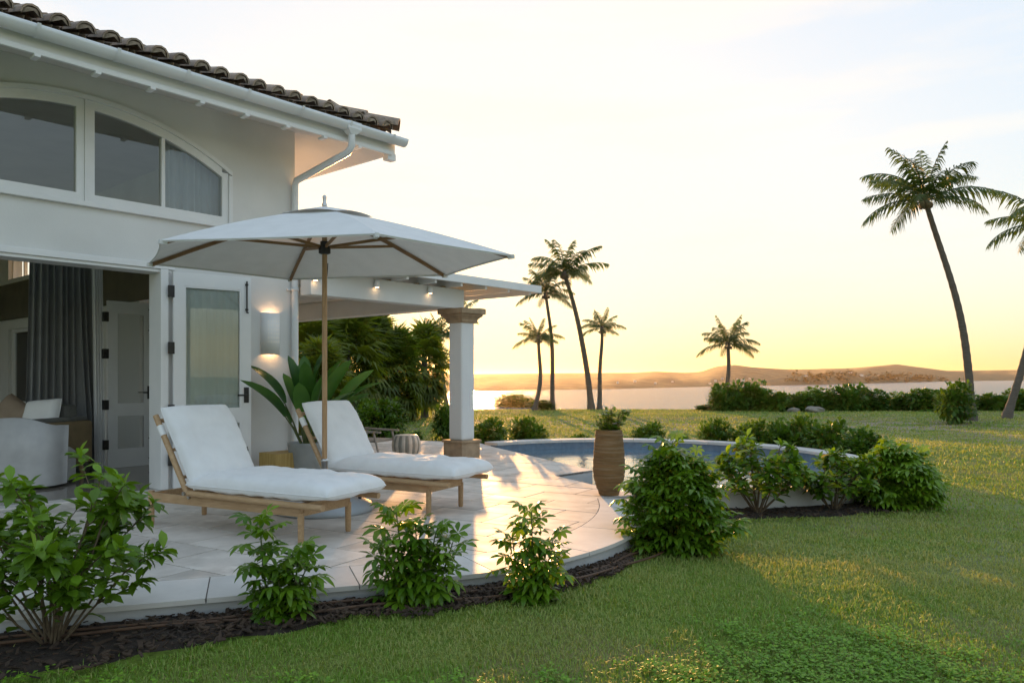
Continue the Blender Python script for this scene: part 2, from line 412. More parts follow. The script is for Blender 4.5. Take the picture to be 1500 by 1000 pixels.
# ------------------------------------------------------------------ ground, sea, far hills
PC, PR = Vector((10.4, 6.45)), 3.6                     # pool centre and outer radius
def make_ground():
    Ds = [-3000,-800,-200,-60,-20,-8,-3,-1,0,1,1.5,2] + [2 + .2*k for k in range(1, 70)] + [16 + .5*k for k in range(1, 48)] + [39.6 + .3*k for k in range(1, 12)] + [44, 46, 49, 52]
    Ls = [-3000,-800,-250,-100,-60,-45,-35,-28,-22,-18,-15,-12] + [-10 + .5*k for k in range(0, 20)] + [.2*k for k in range(0, 43)] + [8.6 + .5*k for k in range(1, 22)] + [21,24,28,33,40,55,90,250,800,3000]
    vs, bare = [], []
    for D in Ds:
        for L in Ls:
            p = W(D, L); z = gz(p.x, p.y)
            vs.append((p.x, p.y, z))
            b = sstep(17, 20, D) * (1 - sstep(27, 30, D)) * sstep(1, 4, L) + .5 * sstep(22, 25, D) * (1 - sstep(34, 37, D)) + .35 * (1 - sstep(8, 12, D)) * sstep(1.5, 4, L)
            bare.append(min(1, b))
    nL = len(Ls); fs = []
    for i in range(len(Ds) - 1):
        for k in range(nL - 1):
            q = (i*nL + k, (i+1)*nL + k, (i+1)*nL + k + 1, i*nL + k + 1)
            if all((Vector(vs[j][:2]) - PC).length < PR - .06 for j in q): continue
            fs.append(q[::-1])
    mb = MB().add(vs, fs, True)
    o = mb.build('lawn', M['lawn'])
    a = o.data.attributes.new('bare', 'FLOAT', 'POINT'); a.data.foreach_set('value', np.array(bare, dtype=np.float32))
    tag(o, 'wide lawn running from the terrace to the shore', None, None, 'structure')
make_ground()

SEA_Z = -9.0
o = MB().add([W(-9000, -20000, SEA_Z), W(-9000, 20000, SEA_Z), W(30000, 20000, SEA_Z), W(30000, -20000, SEA_Z)], [(0,1,2,3)]).build('sea', M['sea'])
tag(o, 'silvery sea beyond the lawn', None, None, 'structure')

def interp(tab, x):
    for (a, ya), (b, yb) in zip(tab, tab[1:]):
        if x <= b: return ya + (yb - ya) * max(0, (x - a)) / (b - a)
    return tab[-1][1]
SHORE = [(-900,577),(300,575),(700,573),(890,570),(1055,566),(1200,563),(1387,558.4),(1500,557),(2600,556)]
RIDGE = [(-900,546),(300,547),(600,548),(740,547),(800,546),(880,545.5),(930,545),(960,543),(1000,545),(1025,544),(1040,539),(1050,535.5),(1075,533),(1100,536.5),(1150,540),
         (1200,539.5),(1250,538),(1283,535),(1313,532.5),(1347,537),(1387,542.5),(1420,542),(1500,541),(1700,538),(2600,542)]
CAPE = [(1100,562.5),(1125,556),(1150,551.5),(1190,549),(1245,546.5),(1275,550),(1320,549.5),(1350,551),(1385,555),(1400,558)]
def hill_mat(name, c1, c2):
    return mat(name, c1, c2, .95, .02, 8, c3=tuple(x * 1.5 for x in c2), s3=.05)
M['hill'] = hill_mat('far_hill', (.055,.062,.028), (.10,.095,.05))
M['cape'] = hill_mat('wooded_cape', (.045,.05,.024), (.08,.08,.042))
def land(name, tab, x0, x1, step, rows, dfac, dadd, m, label, amp):
    vs, fs = [], []; n = 0
    pxs = np.arange(x0, x1 + .1, step)
    for px in pxs:
        ys = interp(SHORE, px); D0 = (EYE - SEA_Z) * F / (ys - CY) * (1.0 if name == 'hills' else .985)
        D1 = D0 * dfac + dadd
        zt = EYE + (CY - interp(tab, px)) / F * D1
        for r in range(rows):
            t = r / (rows - 1) * 1.5
            D = D0 + (D1 - D0) * t
            if t <= 1: z = SEA_Z - .5 + (zt - SEA_Z + .5) * (t ** .8)
            else: z = zt - (zt - SEA_Z + 3) * ((t - 1) / .5) ** 1.4
            z += amp * mnoise.noise(Vector((px * .035, t * 4.0, 7))) * math.sin(min(1, t) * 3.1416) * (zt - SEA_Z)
            vs.append(W(D, D * (px - CX) / F, z))
        n += 1
    for i in range(n - 1):
        for r in range(rows - 1):
            fs.append((i*rows + r, (i+1)*rows + r, (i+1)*rows + r + 1, i*rows + r + 1))
    o = MB().add(vs, fs, True).build(name, m)
    return tag(o, label, None, None, 'structure')
land('hills', RIDGE, -900, 2600, 8, 14, 1.5, 250, M['hill'], 'long low hills on the far side of the bay', .10)
land('cape', CAPE, 1100, 1400, 4, 8, 1.06, 40, M['cape'], 'low wooded headland in front of the hills', .12)

# ------------------------------------------------------------------ terrace with its paving
EDGE = [(-2.0,6.58),(0.5,5.12),(1.8,4.36),(2.35,4.04),(2.9,3.71),(3.46,3.40),(3.85,3.25),(4.25,3.18),(4.75,3.17),(5.34,3.28),(5.90,3.50),(6.40,3.78),(6.85,4.12)]
def smooth_line(pts, it=2):
    for _ in range(it):
        q = [pts[0]]
        for a, b in zip(pts, pts[1:]):
            q += [(a[0]*.75 + b[0]*.25, a[1]*.75 + b[1]*.25), (a[0]*.25 + b[0]*.75, a[1]*.25 + b[1]*.75)]
        pts = q + [pts[-1]]
    return pts
EDGE = smooth_line(EDGE)
def offset(pts, d):
    out = []
    for i, p in enumerate(pts):
        a, b = pts[max(0, i-1)], pts[min(len(pts)-1, i+1)]
        t = Vector((b[0]-a[0], b[1]-a[1])).normalized()
        out.append((p[0] - t.y*d, p[1] + t.x*d))
    return out
INNER = offset(EDGE, .47)
POOLSIDE = [(7.02,4.30),(7.33,5.06),(7.72,5.94),(8.51,5.90),(9.32,7.55),(10.26,9.40),(10.60,9.95),(10.30,10.95),(9.9,12.6),(9.6,14.5)]
def terrace():
    slab = EDGE + POOLSIDE + [(-2.0, 14.5)]
    o = MB().prism(slab, -1.3, -.03).build('terrace', M['render'])
    tag(o, 'curved stone terrace beside the white villa', None, None, 'structure')
    # mortar bed under the tiles
    inner = INNER + POOLSIDE + [(5.54,14.5),(5.54,8.43),(-2.0,8.43)]
    tag(MB().prism(offset(EDGE, .02) + POOLSIDE[:6] + [(10.2,9.3),(9.6,14.0),(5.56,14.0),(5.56,8.41),(-2,8.41)], -.029, -.007).build('mortar_bed', M['grout'], o), None)
    # paving slabs in running bond, turned ten degrees from the house
    a = R(10); ux, uy = math.cos(a), math.sin(a)
    def clip(poly, n, d):
        out = []
        for i, p in enumerate(poly):
            q = poly[(i+1) % len(poly)]
            sp, sq = p[0]*n[0] + p[1]*n[1] - d, q[0]*n[0] + q[1]*n[1] - d
            if sp >= 0: out.append(p)
            if sp * sq < 0:
                t = sp / (sp - sq); out.append((p[0] + (q[0]-p[0])*t, p[1] + (q[1]-p[1])*t))
        return out
    LT, WT, g = .72, .46, .006
    cnt = 0
    for i in range(-4, 30):
        c0 = i * WT
        strip = clip(clip(inner, (ux, uy), c0 + g), (-ux, -uy), -(c0 + WT - g))
        if len(strip) < 3: continue
        for j in range(-8, 24):
            d0 = j * LT + (LT * .5 if i % 2 else 0)
            poly = clip(clip(strip, (-uy, ux), d0 + g), (uy, -ux), -(d0 + LT - g))
            if len(poly) < 3: continue
            ar = abs(sum(poly[k][0]*poly[(k+1) % len(poly)][1] - poly[(k+1) % len(poly)][0]*poly[k][1] for k in range(len(poly)))) / 2
            cx = sum(p[0] for p in poly) / len(poly); cy_ = sum(p[1] for p in poly) / len(poly)
            if ar < .004 or cx < .7: continue
            D, L = DL(cx, cy_)
            if L < -.72 * D - .3: continue
            if cy_ > 12.8: continue
            q = [poly[0]]
            for p in poly[1:]:
                if (Vector(p) - Vector(q[-1])).length > .004: q.append(p)
            if (Vector(q[0]) - Vector(q[-1])).length < .004: q.pop()
            if len(q) < 3: continue
            zt = random.uniform(-.0012, .0012)
            q = [(p[0]-cx, p[1]-cy_) for p in q]
            MB().prism(q, -.0285, zt).build('paving_tile', M['stone'], o, loc=(cx, cy_, 0)); cnt += 1
    # coping stones round the curved edge
    acc = [0]
    for p, q in zip(EDGE, EDGE[1:]): acc.append(acc[-1] + (Vector(q) - Vector(p)).length)
    def at(pts, s):
        for k in range(len(acc) - 1):
            if s <= acc[k+1]:
                t = (s - acc[k]) / (acc[k+1] - acc[k]); return (pts[k][0] + (pts[k+1][0]-pts[k][0])*t, pts[k][1] + (pts[k+1][1]-pts[k][1])*t)
        return pts[-1]
    OUT, IN = offset(EDGE, -.025), offset(EDGE, .462)
    s = acc[-1]
    while s > 1.2:
        L_ = .86; s0 = max(0, s - L_)
        ss = [s0 + .004 + (s - s0 - .008) * k / 5 for k in range(6)]
        poly = [at(OUT, t) for t in ss] + [at(IN, t) for t in ss[::-1]]
        c = (sum(p[0] for p in poly)/12, sum(p[1] for p in poly)/12)
        MB().prism([(p[0]-c[0], p[1]-c[1]) for p in poly], -.0285, random.uniform(-.001, .001)).build('coping_stone', M['coping'], o, loc=(c[0], c[1], .001))
        s = s0
    return cnt
NT = terrace()

# ------------------------------------------------------------------ pool
def pool():
    t = thing('swimming_pool', 'round raised pool with pale coping and blue inner wall beside the terrace', 'pool', (PC.x, PC.y, 0))
    a0, a1 = R(-149), R(83)
    n = 72
    def arc(r, n=n, a=a0, b=a1): return [(r*math.cos(a + (b-a)*k/n), r*math.sin(a + (b-a)*k/n)) for k in range(n+1)]
    MB().prism(arc(PR - .02) + arc(PR - .16)[::-1], -1.25, -.051).build('outer_wall', M['poolwhite'], t)
    MB().prism(arc(PR - .165) + arc(PR - .33)[::-1], -1.25, -.051).build('inner_wall', M['poolblue'], t)
    MB().lathe([(3.4, -1.26), (3.4, -1.2)], 64).build('pool_floor', M['poolblue'], t)
    ring = [(3.285*math.cos(2*math.pi*k/96), 3.285*math.sin(2*math.pi*k/96), -.175) for k in range(96)]
    MB().add(ring, [tuple(range(96))], True).build('water', M['poolwater'], t)
    ns = 27
    for k in range(ns):
        b0 = a0 + (a1-a0)*k/ns + .0012; b1 = a0 + (a1-a0)*(k+1)/ns - .0012
        MB().prism(arc(PR + .02, 4, b0, b1) + arc(PR - .36, 4, b0, b1)[::-1], -.05, random.uniform(-.001, .001)).build('coping_stone', M['coping'], t)
pool()

# ------------------------------------------------------------------ villa
def wb(mb, name, m, parent, bevel=0, segs=2):
    """build a part whose vertices are given in world coordinates"""
    off = Vector((0,0,0)); p = parent
    while p is not None: off += p.location; p = p.parent
    return mb.build(name, m, parent, bevel, segs, loc=-off)
YF, XC = 8.42, 5.55                                    # house front plane, house corner
AX0, ARC_R, ARC_TOP = 3.07, 3.06, 4.134                 # arched window
def arcz(x, inset=0.0):
    r = ARC_R - inset
    return ARC_TOP - ARC_R + math.sqrt(max(0, r*r - (x - AX0)**2))
villa = thing('villa', 'white stucco villa with arched upper window and clay barrel tile roof', 'house', (XC, YF, 0))
HDR, SILL, WX0, WX1, TOP = 2.454, 3.04, 1.45, 4.69, 4.5
DOOR_X = 3.83
def villa_walls():
    y0, y1 = YF, YF + .26
    w = MB()
    w.box(WX1, XC, y0, y1, -.03, TOP)
    w.box(DOOR_X + .087, WX1, y0, y1, -.03, SILL)
    w.box(-2.0, DOOR_X + .087, y0, y1, HDR, SILL)
    w.box(-2.6, -2.0, y0, y1, -.03, TOP)
    w.box(-2.0, WX0, y0, y1, SILL, TOP)
    n = 32  # far blades turned golden: low sunlight put into their tint
    for k in range(n):
        xa, xb = WX0 + (WX1-WX0)*k/n, WX0 + (WX1-WX0)*(k+1)/n
        za, zb = arcz(xa), arcz(xb)
        w.add([(xa,y0,za),(xb,y0,zb),(xb,y0,TOP),(xa,y0,TOP),(xa,y1,za),(xb,y1,zb),(xb,y1,TOP),(xa,y1,TOP)],
              [(0,1,2,3),(7,6,5,4),(0,4,5,1)])
    wb(w, 'front_wall', M['stucco'], villa)
    s = MB(); x0, x1 = XC - .26, XC
    for a, b, z0, z1 in [(y1,11.1,-.03,TOP),(11.1,12.3,2.45,TOP),(12.3,17.2,-.03,TOP),(17.2,18.6,-.03,.68),(17.2,18.6,2.25,3.3),(17.2,18.6,4.05,TOP),(18.6,20.3,-.03,TOP)]:
        s.box(x0, x1, a, b, z0, z1)
    wb(s, 'side_wall', M['stucco'], villa)
    wb(MB().box(-2.6, XC, 20.3, 20.6, -.03, TOP).box(-2.86, -2.6, YF, 9.4, -.03, TOP).box(-2.86, -2.6, 18.5, 20.6, -.03, TOP).box(-2.86, -2.6, 9.4, 18.5, 3.9, TOP), 'rear_wall', M['stucco'], villa)  # opening added in the unseen left wall to bring daylight into the room
    # inside lintel over the side opening, wall shade put into its dark olive
    wb(MB().box(x0 - .08, x0 - .001, 8.7, 20.2, 2.45, 3.18), 'lintel', M['olive'], villa)
    wb(MB().box(-2.6, x0 - .002, y1 + .002, 20.29, 4.40, 4.46), 'ceiling', M['inwall'], villa)
    wb(MB().box(-2.6, x0 - .002, YF + .10, 20.29, -.028, .012), 'floor', M['floor'], villa)
    # threshold and header trims of the wide door opening
    h = MB().box(-2.0, DOOR_X + .16, y0 - .045, y0 - .002, HDR - .02, HDR + .045).box(-2.0, DOOR_X + .13, y0 - .02, y1, HDR - .055, HDR - .021)
    wb(h, 'door_header', M['trim'], villa, .006)
    wb(MB().box(DOOR_X, DOOR_X + .085, y0 - .05, y1 - .02, .012, HDR - .022), 'door_jamb', M['trim'], villa, .005)
    wb(MB().box(-2.0, DOOR_X - .002, y0 - .11, y0 + .098, -.02, .013), 'threshold', M['coping'], villa, .004)
    for yy in (17.2, 17.9, 18.6):
        wb(MB().box(x0 + .08, x0 + .14, yy - .03, yy + .03, 3.3, 4.05), 'clerestory_mullion', M['trim'], villa)
    g = wb(MB().box(x0 + .06, x0 + .16, 17.2, 17.27, .68, 2.25).box(x0 + .06, x0 + .16, 18.53, 18.6, .68, 2.25).box(x0 + .06, x0 + .16, 17.271, 18.529, .68, .75).box(x0 + .06, x0 + .16, 17.271, 18.529, 2.18, 2.25), 'side_window', M['trim'], villa)
    wb(MB().box(x0 + .10, x0 + .108, 17.27, 18.53, .75, 2.18), 'pane', M['doorglass'], g)
villa_walls()

def arched_window():
    yo = YF - .025                                        # frame stands a little proud of the wall
    root = wb(MB().box(WX0 - .03, WX1 + .03, YF - .06, YF - .002, SILL - .05, SILL - .001), 'arched_window', M['trim'], villa, .006)
    # surround: thin moulding following the arc
    def arcband(mb, xa, xb, r0, r1, y0, y1, n):
        """band between arc insets r0 (outer) and r1 (inner), from x xa to xb"""
        vs = []
        for k in range(n + 1):
            x = xa + (xb - xa)*k/n
            zo, zi = arcz(x, r0), arcz(x, r1)
            vs += [(x,y0,zo),(x,y0,zi),(x,y1,zi),(x,y1,zo)]
        fs = []
        for k in range(n):
            for e in range(4):
                a, b = 4*k + e, 4*k + (e+1) % 4
                fs.append((a, b, b + 4, a + 4))
        mb.add(vs, fs + [(3,2,1,0),(4*n, 4*n+1, 4*n+2, 4*n+3)])
    fr = MB()
    arcband(fr, WX0, WX1, 0, .045, YF - .03, YF + .10, 36)
    fr.box(WX1 - .045, WX1, YF - .028, YF + .10, SILL, arcz(WX1, .045)); fr.box(WX0, WX0 + .045, YF - .028, YF + .10, SILL, arcz(WX0, .045))
    wb(fr, 'surround', M['trim'], root)
    ym0, ym1 = YF - .005, YF + .07
    xm = 3.08
    def sash(xa, xb):
        s = MB(); st = .075
        s.box(xa, xb, ym0, ym1, SILL + .002, SILL + .085)
        s.box(xa, xa + st, ym0, ym1, SILL + .085, min(arcz(xa, .046), arcz(xa + st, .046)) - .001)
        s.box(xb - st, xb, ym0, ym1, SILL + .085, min(arcz(xb, .046), arcz(xb - st, .046)) - .001)
        arcband(s, xa + st, xb - st, .046, .135, ym0, ym1, 24)
        return s
    for xa, xb, xs in ((xm + .012, WX1 - .047, [3.88]), (WX0 + .047, xm - .012, [2.26])):
        s = sash(xa, xb)
        for x in xs: s.box(x - .02, x + .02, ym0 + .004, ym1 - .004, SILL + .086, arcz(x, .136) - .002)
        so = wb(s, 'sash', M['trim'], root)
        cuts = [xa + .075] + xs + [xb - .075]
        for a, b in zip(cuts, cuts[1:]):
            a += .02 if a in xs else 0; b -= .02 if b in xs else 0
            n = 12
            top = [(a + (b-a)*k/n, YF + .03, arcz(a + (b-a)*k/n, .13)) for k in range(n + 1)]
            wb(MB().add([(a,YF+.03,SILL+.08),(b,YF+.03,SILL+.08)] + top[::-1], [tuple(range(n+3))]), 'pane', M['glass'], so)
    wb(MB().box(xm - .011, xm + .011, YF - .02, YF + .09, SILL + .003, arcz(xm, .046)), 'centre_post', M['trim'], root)
    # gathered sheer curtain behind the glass
    n = 60; vs = []
    for k in range(n + 1):
        x = 3.97 + (4.62 - 3.97)*k/n
        y = YF + .20 + .035*math.sin(k*.95) + .015*math.sin(k*2.3 + 1)
        vs += [(x, y, SILL - .35), (x, y, 4.3)]
    wb(MB().add(vs, [(2*k, 2*k+2, 2*k+3, 2*k+1) for k in range(n)], True), 'sheer_curtain', M['sheer'], root)
arched_window()

def roof():
    EY, EX, EZ, pitch = 7.50, 6.42, 4.30, R(18)
    tp = math.tan(pitch)
    x0 = -2.6; yr = 14.6
    ridge = (yr - EY)
    zr = EZ + ridge*tp
    deck = MB().add([(x0,EY+.02,EZ-.03),(EX-.02,EY+.02,EZ-.03),(EX-ridge,yr,zr-.03),(x0,yr,zr-.03),(EX-.02,2*yr-EY,EZ-.03),(x0,2*yr-EY,EZ-.03)],
                    [(0,1,2,3),(1,4,2),(3,2,4,5)])
    root = wb(deck, 'roof', M['deck'], villa)
    # barrel tile meshes, running up the slope from the origin
    def tile(r0, r1, L, seg=6, mortar=False, flip=1):
        mb = MB(); vs = []
        for (r, z) in ((r0, 0), (r1, 0)):
            for y, rr in ((0, r), (L, r*.86)):
                for k in range(seg + 1):
                    t = math.pi*k/seg
                    vs.append((rr*math.cos(t), y, flip*rr*math.sin(t)*1.0))
        m = seg + 1; fs = []
        for k in range(seg):
            fs.append((k, k+1, m+k+1, m+k) if flip < 0 else (k, m+k, m+k+1, k+1))
            fs.append((2*m+k, 3*m+k, 3*m+k+1, 2*m+k+1) if flip < 0 else (2*m+k, 2*m+k+1, 3*m+k+1, 3*m+k))
            fs.append((k, 2*m+k, 2*m+k+1, k+1))
        mb.add(vs, fs, True)
        return mb.mesh('barrel_tile', M['rooftile'])
    cov = tile(.090, .074, .44); pan = tile(.09, .078, .44, flip=-1)
    plug = MB()
    vs = [(.01, -.022, .035)] + [(.05*math.cos(math.pi*k/8), -.014 + .006*math.sin(k*2.1), .006 + .047*math.sin(math.pi*k/8)) for k in range(9)]
    vs += [(.081*math.cos(math.pi*k/8), .012 + .008*math.sin(k*1.7), -.010 + .081*math.sin(math.pi*k/8)) for k in range(9)]
    plug.add(vs, [(0, k+1, k+2) for k in range(8)] + [(k+1, k+10, k+11, k+2) for k in range(8)], True)
    plugm = plug.mesh('mortar_plug', M['mortar'])
    sp, ex = .220, .36
    ncol = int((EX - x0)/sp)
    for i in range(ncol):
        x = EX - .16 - i*sp
        for j in range(6):
            s = j*ex
            yy = EY - .03 + s*math.cos(pitch)
            if yy - EY > EX - x - .05: break
            if x < 1.3 and j > 0: break
            zz = EZ + .035 + s*math.sin(pitch)
            jit = lambda a: random.uniform(-a, a)
            t = link('barrel_tile', cov, root, Vector((x + jit(.006), yy + jit(.012), zz + .05)), (pitch - .03 + jit(.02), jit(.04), jit(.025)))
            if j == 0:
                link('mortar_plug', plugm, t, (0, .012, 0))
            if j < 2:
                link('pan_tile', pan, root, Vector((x - sp/2, yy + .10, zz + .062)), (pitch - .02, jit(.03), 0))
    # side slope: first courses by the corner
    for i in range(9):
        y = EY + .2 + i*sp
        for j in range(2):
            s = j*ex
            xx = EX + .03 - s*math.cos(pitch)
            if EX - xx > y - EY: break
            link('barrel_tile', cov, root, Vector((xx, y, EZ + .085 + s*math.sin(pitch))), (pitch - .03, 0, R(90)))
    # hip caps
    hip = tile(.125, .103, .50)
    hd = Vector((-1, 1, tp)).normalized()
    for k in range(11):
        p = Vector((EX + .03, EY - .03, EZ + .12)) + hd*(k*.42)
        o = link('hip_tile', hip, root, p)
        o.rotation_euler = (math.atan2(tp, math.sqrt(2)) - .03, 0, R(45))
    # eaves: fascia, sloping soffit, brackets
    e = MB().box(x0, EX + .02, EY + .03, EY + .06, EZ - .20, EZ - .02).box(EX - .01, EX + .02, EY + .061, 18, EZ - .20, EZ - .02)
    wb(e, 'fascia', M['trim'], villa)
    wb(MB().box(x0, EX - .05, EY - .005, EY + .029, EZ - .235, EZ - .185), 'fascia_strip', M['trim'], villa, .006)
    zs0, zs1 = EZ - .195, EZ + .05
    so = MB().add([(x0,EY+.06,zs0),(EX-.01,EY+.06,zs0),(XC,YF,zs1),(x0,YF,zs1),(EX-.01,18,zs0),(XC,18,zs1)], [(3,2,1,0),(1,2,5,4)])
    wb(so, 'soffit', M['soffit'], villa)
    for k in range(14):
        x = 5.85 - k*.50
        wb(MB().box(x - .025, x + .025, EY - .02, EY + .10, EZ - .262, EZ - .236), 'rafter_clip', M['trim'], villa, .004)
    wb(MB().box(EX - .10, EX + .03, EY + .02, EY + .12, EZ - .29, EZ - .203), 'corner_block', M['trim'], villa, .004)
    # half-round gutter
    g = MB(); n = 8; GZ, GY, rr = EZ - .025, EY - .065, .082
    prof = [(GY - rr*math.cos(math.pi*k/n), GZ - rr*1.1*math.sin(math.pi*k/n)) for k in range(n+1)]
    pin = [(GY - (rr-.006)*math.cos(math.pi*k/n), GZ - (rr-.006)*1.1*math.sin(math.pi*k/n)) for k in range(n+1)]
    xa, xb = x0, EX + .10
    ring = prof + pin[::-1]; m = len(ring)
    g.add([(xa,)+p for p in ring] + [(xb,)+p for p in ring], [(i, (i+1) % m, m + (i+1) % m, m + i) for i in range(m)], True)
    g.add([(xb,)+p for p in prof], [tuple(range(n+1))])
    gut = wb(g, 'gutter', M['gutter'], villa)
    for k in range(8):
        x = 6.28 - k*.66
        pr = [(GY - (rr+.011)*math.cos(math.pi*q/n), GZ + .006 - (rr+.011)*1.1*math.sin(math.pi*q/n)) for q in range(n+1)]
        b = MB().add([(x - .016,)+p for p in pr] + [(x + .016,)+p for p in pr], [(i, i+1, n+2+i, n+1+i) for i in range(n)], True)
        wb(b, 'gutter_bracket', M['gutter'], gut)
    # outlet and downpipe along the corner
    xo = 5.68
    wb(MB().prism([(xo-.10, GY-.075),(xo+.10, GY-.075),(xo+.10, GY+.05),(xo-.10, GY+.05)], GZ - .07, GZ + .012), 'outlet_box', M['gutter'], gut)
    cone = MB(); cone.add([(xo-.10,GY-.075,GZ-.07),(xo+.10,GY-.075,GZ-.07),(xo+.10,GY+.05,GZ-.07),(xo-.10,GY+.05,GZ-.07),
                           (xo-.045,GY-.05,GZ-.13),(xo+.045,GY-.05,GZ-.13),(xo+.045,GY+.03,GZ-.13),(xo-.045,GY+.03,GZ-.13)], [(0,4,5,1),(1,5,6,2),(2,6,7,3),(3,7,4,0),(4,7,6,5)])
    wb(cone, 'outlet_funnel', M['gutter'], gut)
    xp, yp = XC - .035, YF - .058
    pts = [(xo,GY-.01,GZ-.12),(xo,GY-.01,GZ-.26),(xo-.005,GY+.02,GZ-.30)]
    a = Vector((xo-.01,GY+.05,GZ-.33)); b = Vector((xp,yp-.03,GZ-.56))
    pts += [a, b, (xp,yp,GZ-.62),(xp,yp,GZ-.75),(xp,yp,.03)]
    wb(MB().tube(pts, .042, 14), 'downpipe', M['gutter'], villa)
    for z in (3.25, 2.35, 1.2, .35):
        c = MB().lathe([(.046,-.02),(.050,-.02),(.050,.02),(.046,.02)], 14, (xp,yp,z), cap=False).box(xp-.09, xp-.03, YF-.03, YF-.002, z-.012, z+.012)
        wb(c, 'pipe_clip', M['gutter'], villa)
roof()

def french_door(name, parent, hinge, w, h, ang, label=None, gl='doorglass'):
    """leaf: x from the hinge along ang; returns the leaf"""
    t = .045; st = .115
    leaf = bpy.data.objects.new(name, None); col.objects.link(leaf)
    leaf.parent = parent
    off = Vector((0,0,0)); p = parent
    while p is not None: off += p.location; p = p.parent
    leaf.location = Vector(hinge) - off; leaf.rotation_euler = (0, 0, ang)
    if label: leaf['label'] = label
    z0, zl0, zl1, zu0 = .0, .24, .72, .86
    f = MB()
    f.box(0, st, -t/2, t/2, z0, h).box(w - st, w, -t/2, t/2, z0, h)
    f.box(st, w - st, -t/2, t/2, z0, zl0).box(st, w - st, -t/2, t/2, zl1, zu0).box(st, w - st, -t/2, t/2, h - .15, h)
    f.build('leaf_frame', M['trim'], leaf)
    b = MB()
    for za, zb in ((zl0, zl1), (zu0, h - .15)):
        e = .018
        for yy in (-t/2 + .004, t/2 - .012):
            b.box(st, st + e, yy, yy + .008, za, zb).box(w - st - e, w - st, yy, yy + .008, za, zb).box(st + e, w - st - e, yy, yy + .008, za, za + e).box(st + e, w - st - e, yy, yy + .008, zb - e, zb)
        MB().box(st, w - st, -.003, .003, za, zb).build('pane', M[gl], leaf)
    b.build('glazing_bead', M['trim'], leaf)
    for z in (.32, .86, 1.55, h - .22):
        MB().box(-.055, .012, -t/2 - .008, -t/2 + .012, z - .065, z + .065).build('hinge', M['black'], leaf, .004)
    hd = MB().box(w - .085, w - .03, -t/2 - .012, -t/2, .93, 1.11)
    hd.tube([(w - .058, -t/2 - .01, 1.02), (w - .058, -t/2 - .055, 1.02)], .011, 8)
    hd.tube([(w - .045, -t/2 - .05, 1.02), (w - .17, -t/2 - .05, 1.02)], .010, 8)
    hd.build('handle', M['black'], leaf)
    for za, zb in ((h - .42, h - .05), (.06, .42)):
        bl = MB().tube([(w - .055, -t/2 - .018, za), (w - .055, -t/2 - .018, zb)], .009, 8)
        bl.box(w - .07, w - .04, -t/2 - .022, -t/2, zb - .05, zb - .03).box(w - .07, w - .04, -t/2 - .022, -t/2, za + .03, za + .05)
        if za > 1: bl.tube([(w - .055, -t/2 - .018, za + .012), (w - .055, -t/2 - .055, za)], .009, 8)
        bl.build('bolt', M['black'], leaf)
    return leaf
lf = french_door('french_door', villa, (DOOR_X + .125, YF - .065, .02), .86, HDR - .06, R(-11), 'white glazed door leaf folded back on the house front')
# pale curtain hung on the inner side of that leaf
n = 40; vs = []
for k in range(n + 1):
    x = .125 + (.86 - .25)*k/n; y = .016 + .008*math.sin(k*1.1) + .004*math.sin(k*2.7)
    vs += [(x, y, .80), (x, y, HDR - .22)]
MB().add(vs, [(2*k, 2*k+2, 2*k+3, 2*k+1) for k in range(n)], True).build('door_curtain', M['sheer2'], lf)
french_door('french_door', villa, (4.26, 10.90, .014), .62, 2.27, R(2), 'white glazed inner door leaf with panes standing open in the room', 'innerglass')
french_door('french_door', villa, (4.20, 10.95, .014), .62, 2.27, R(80))

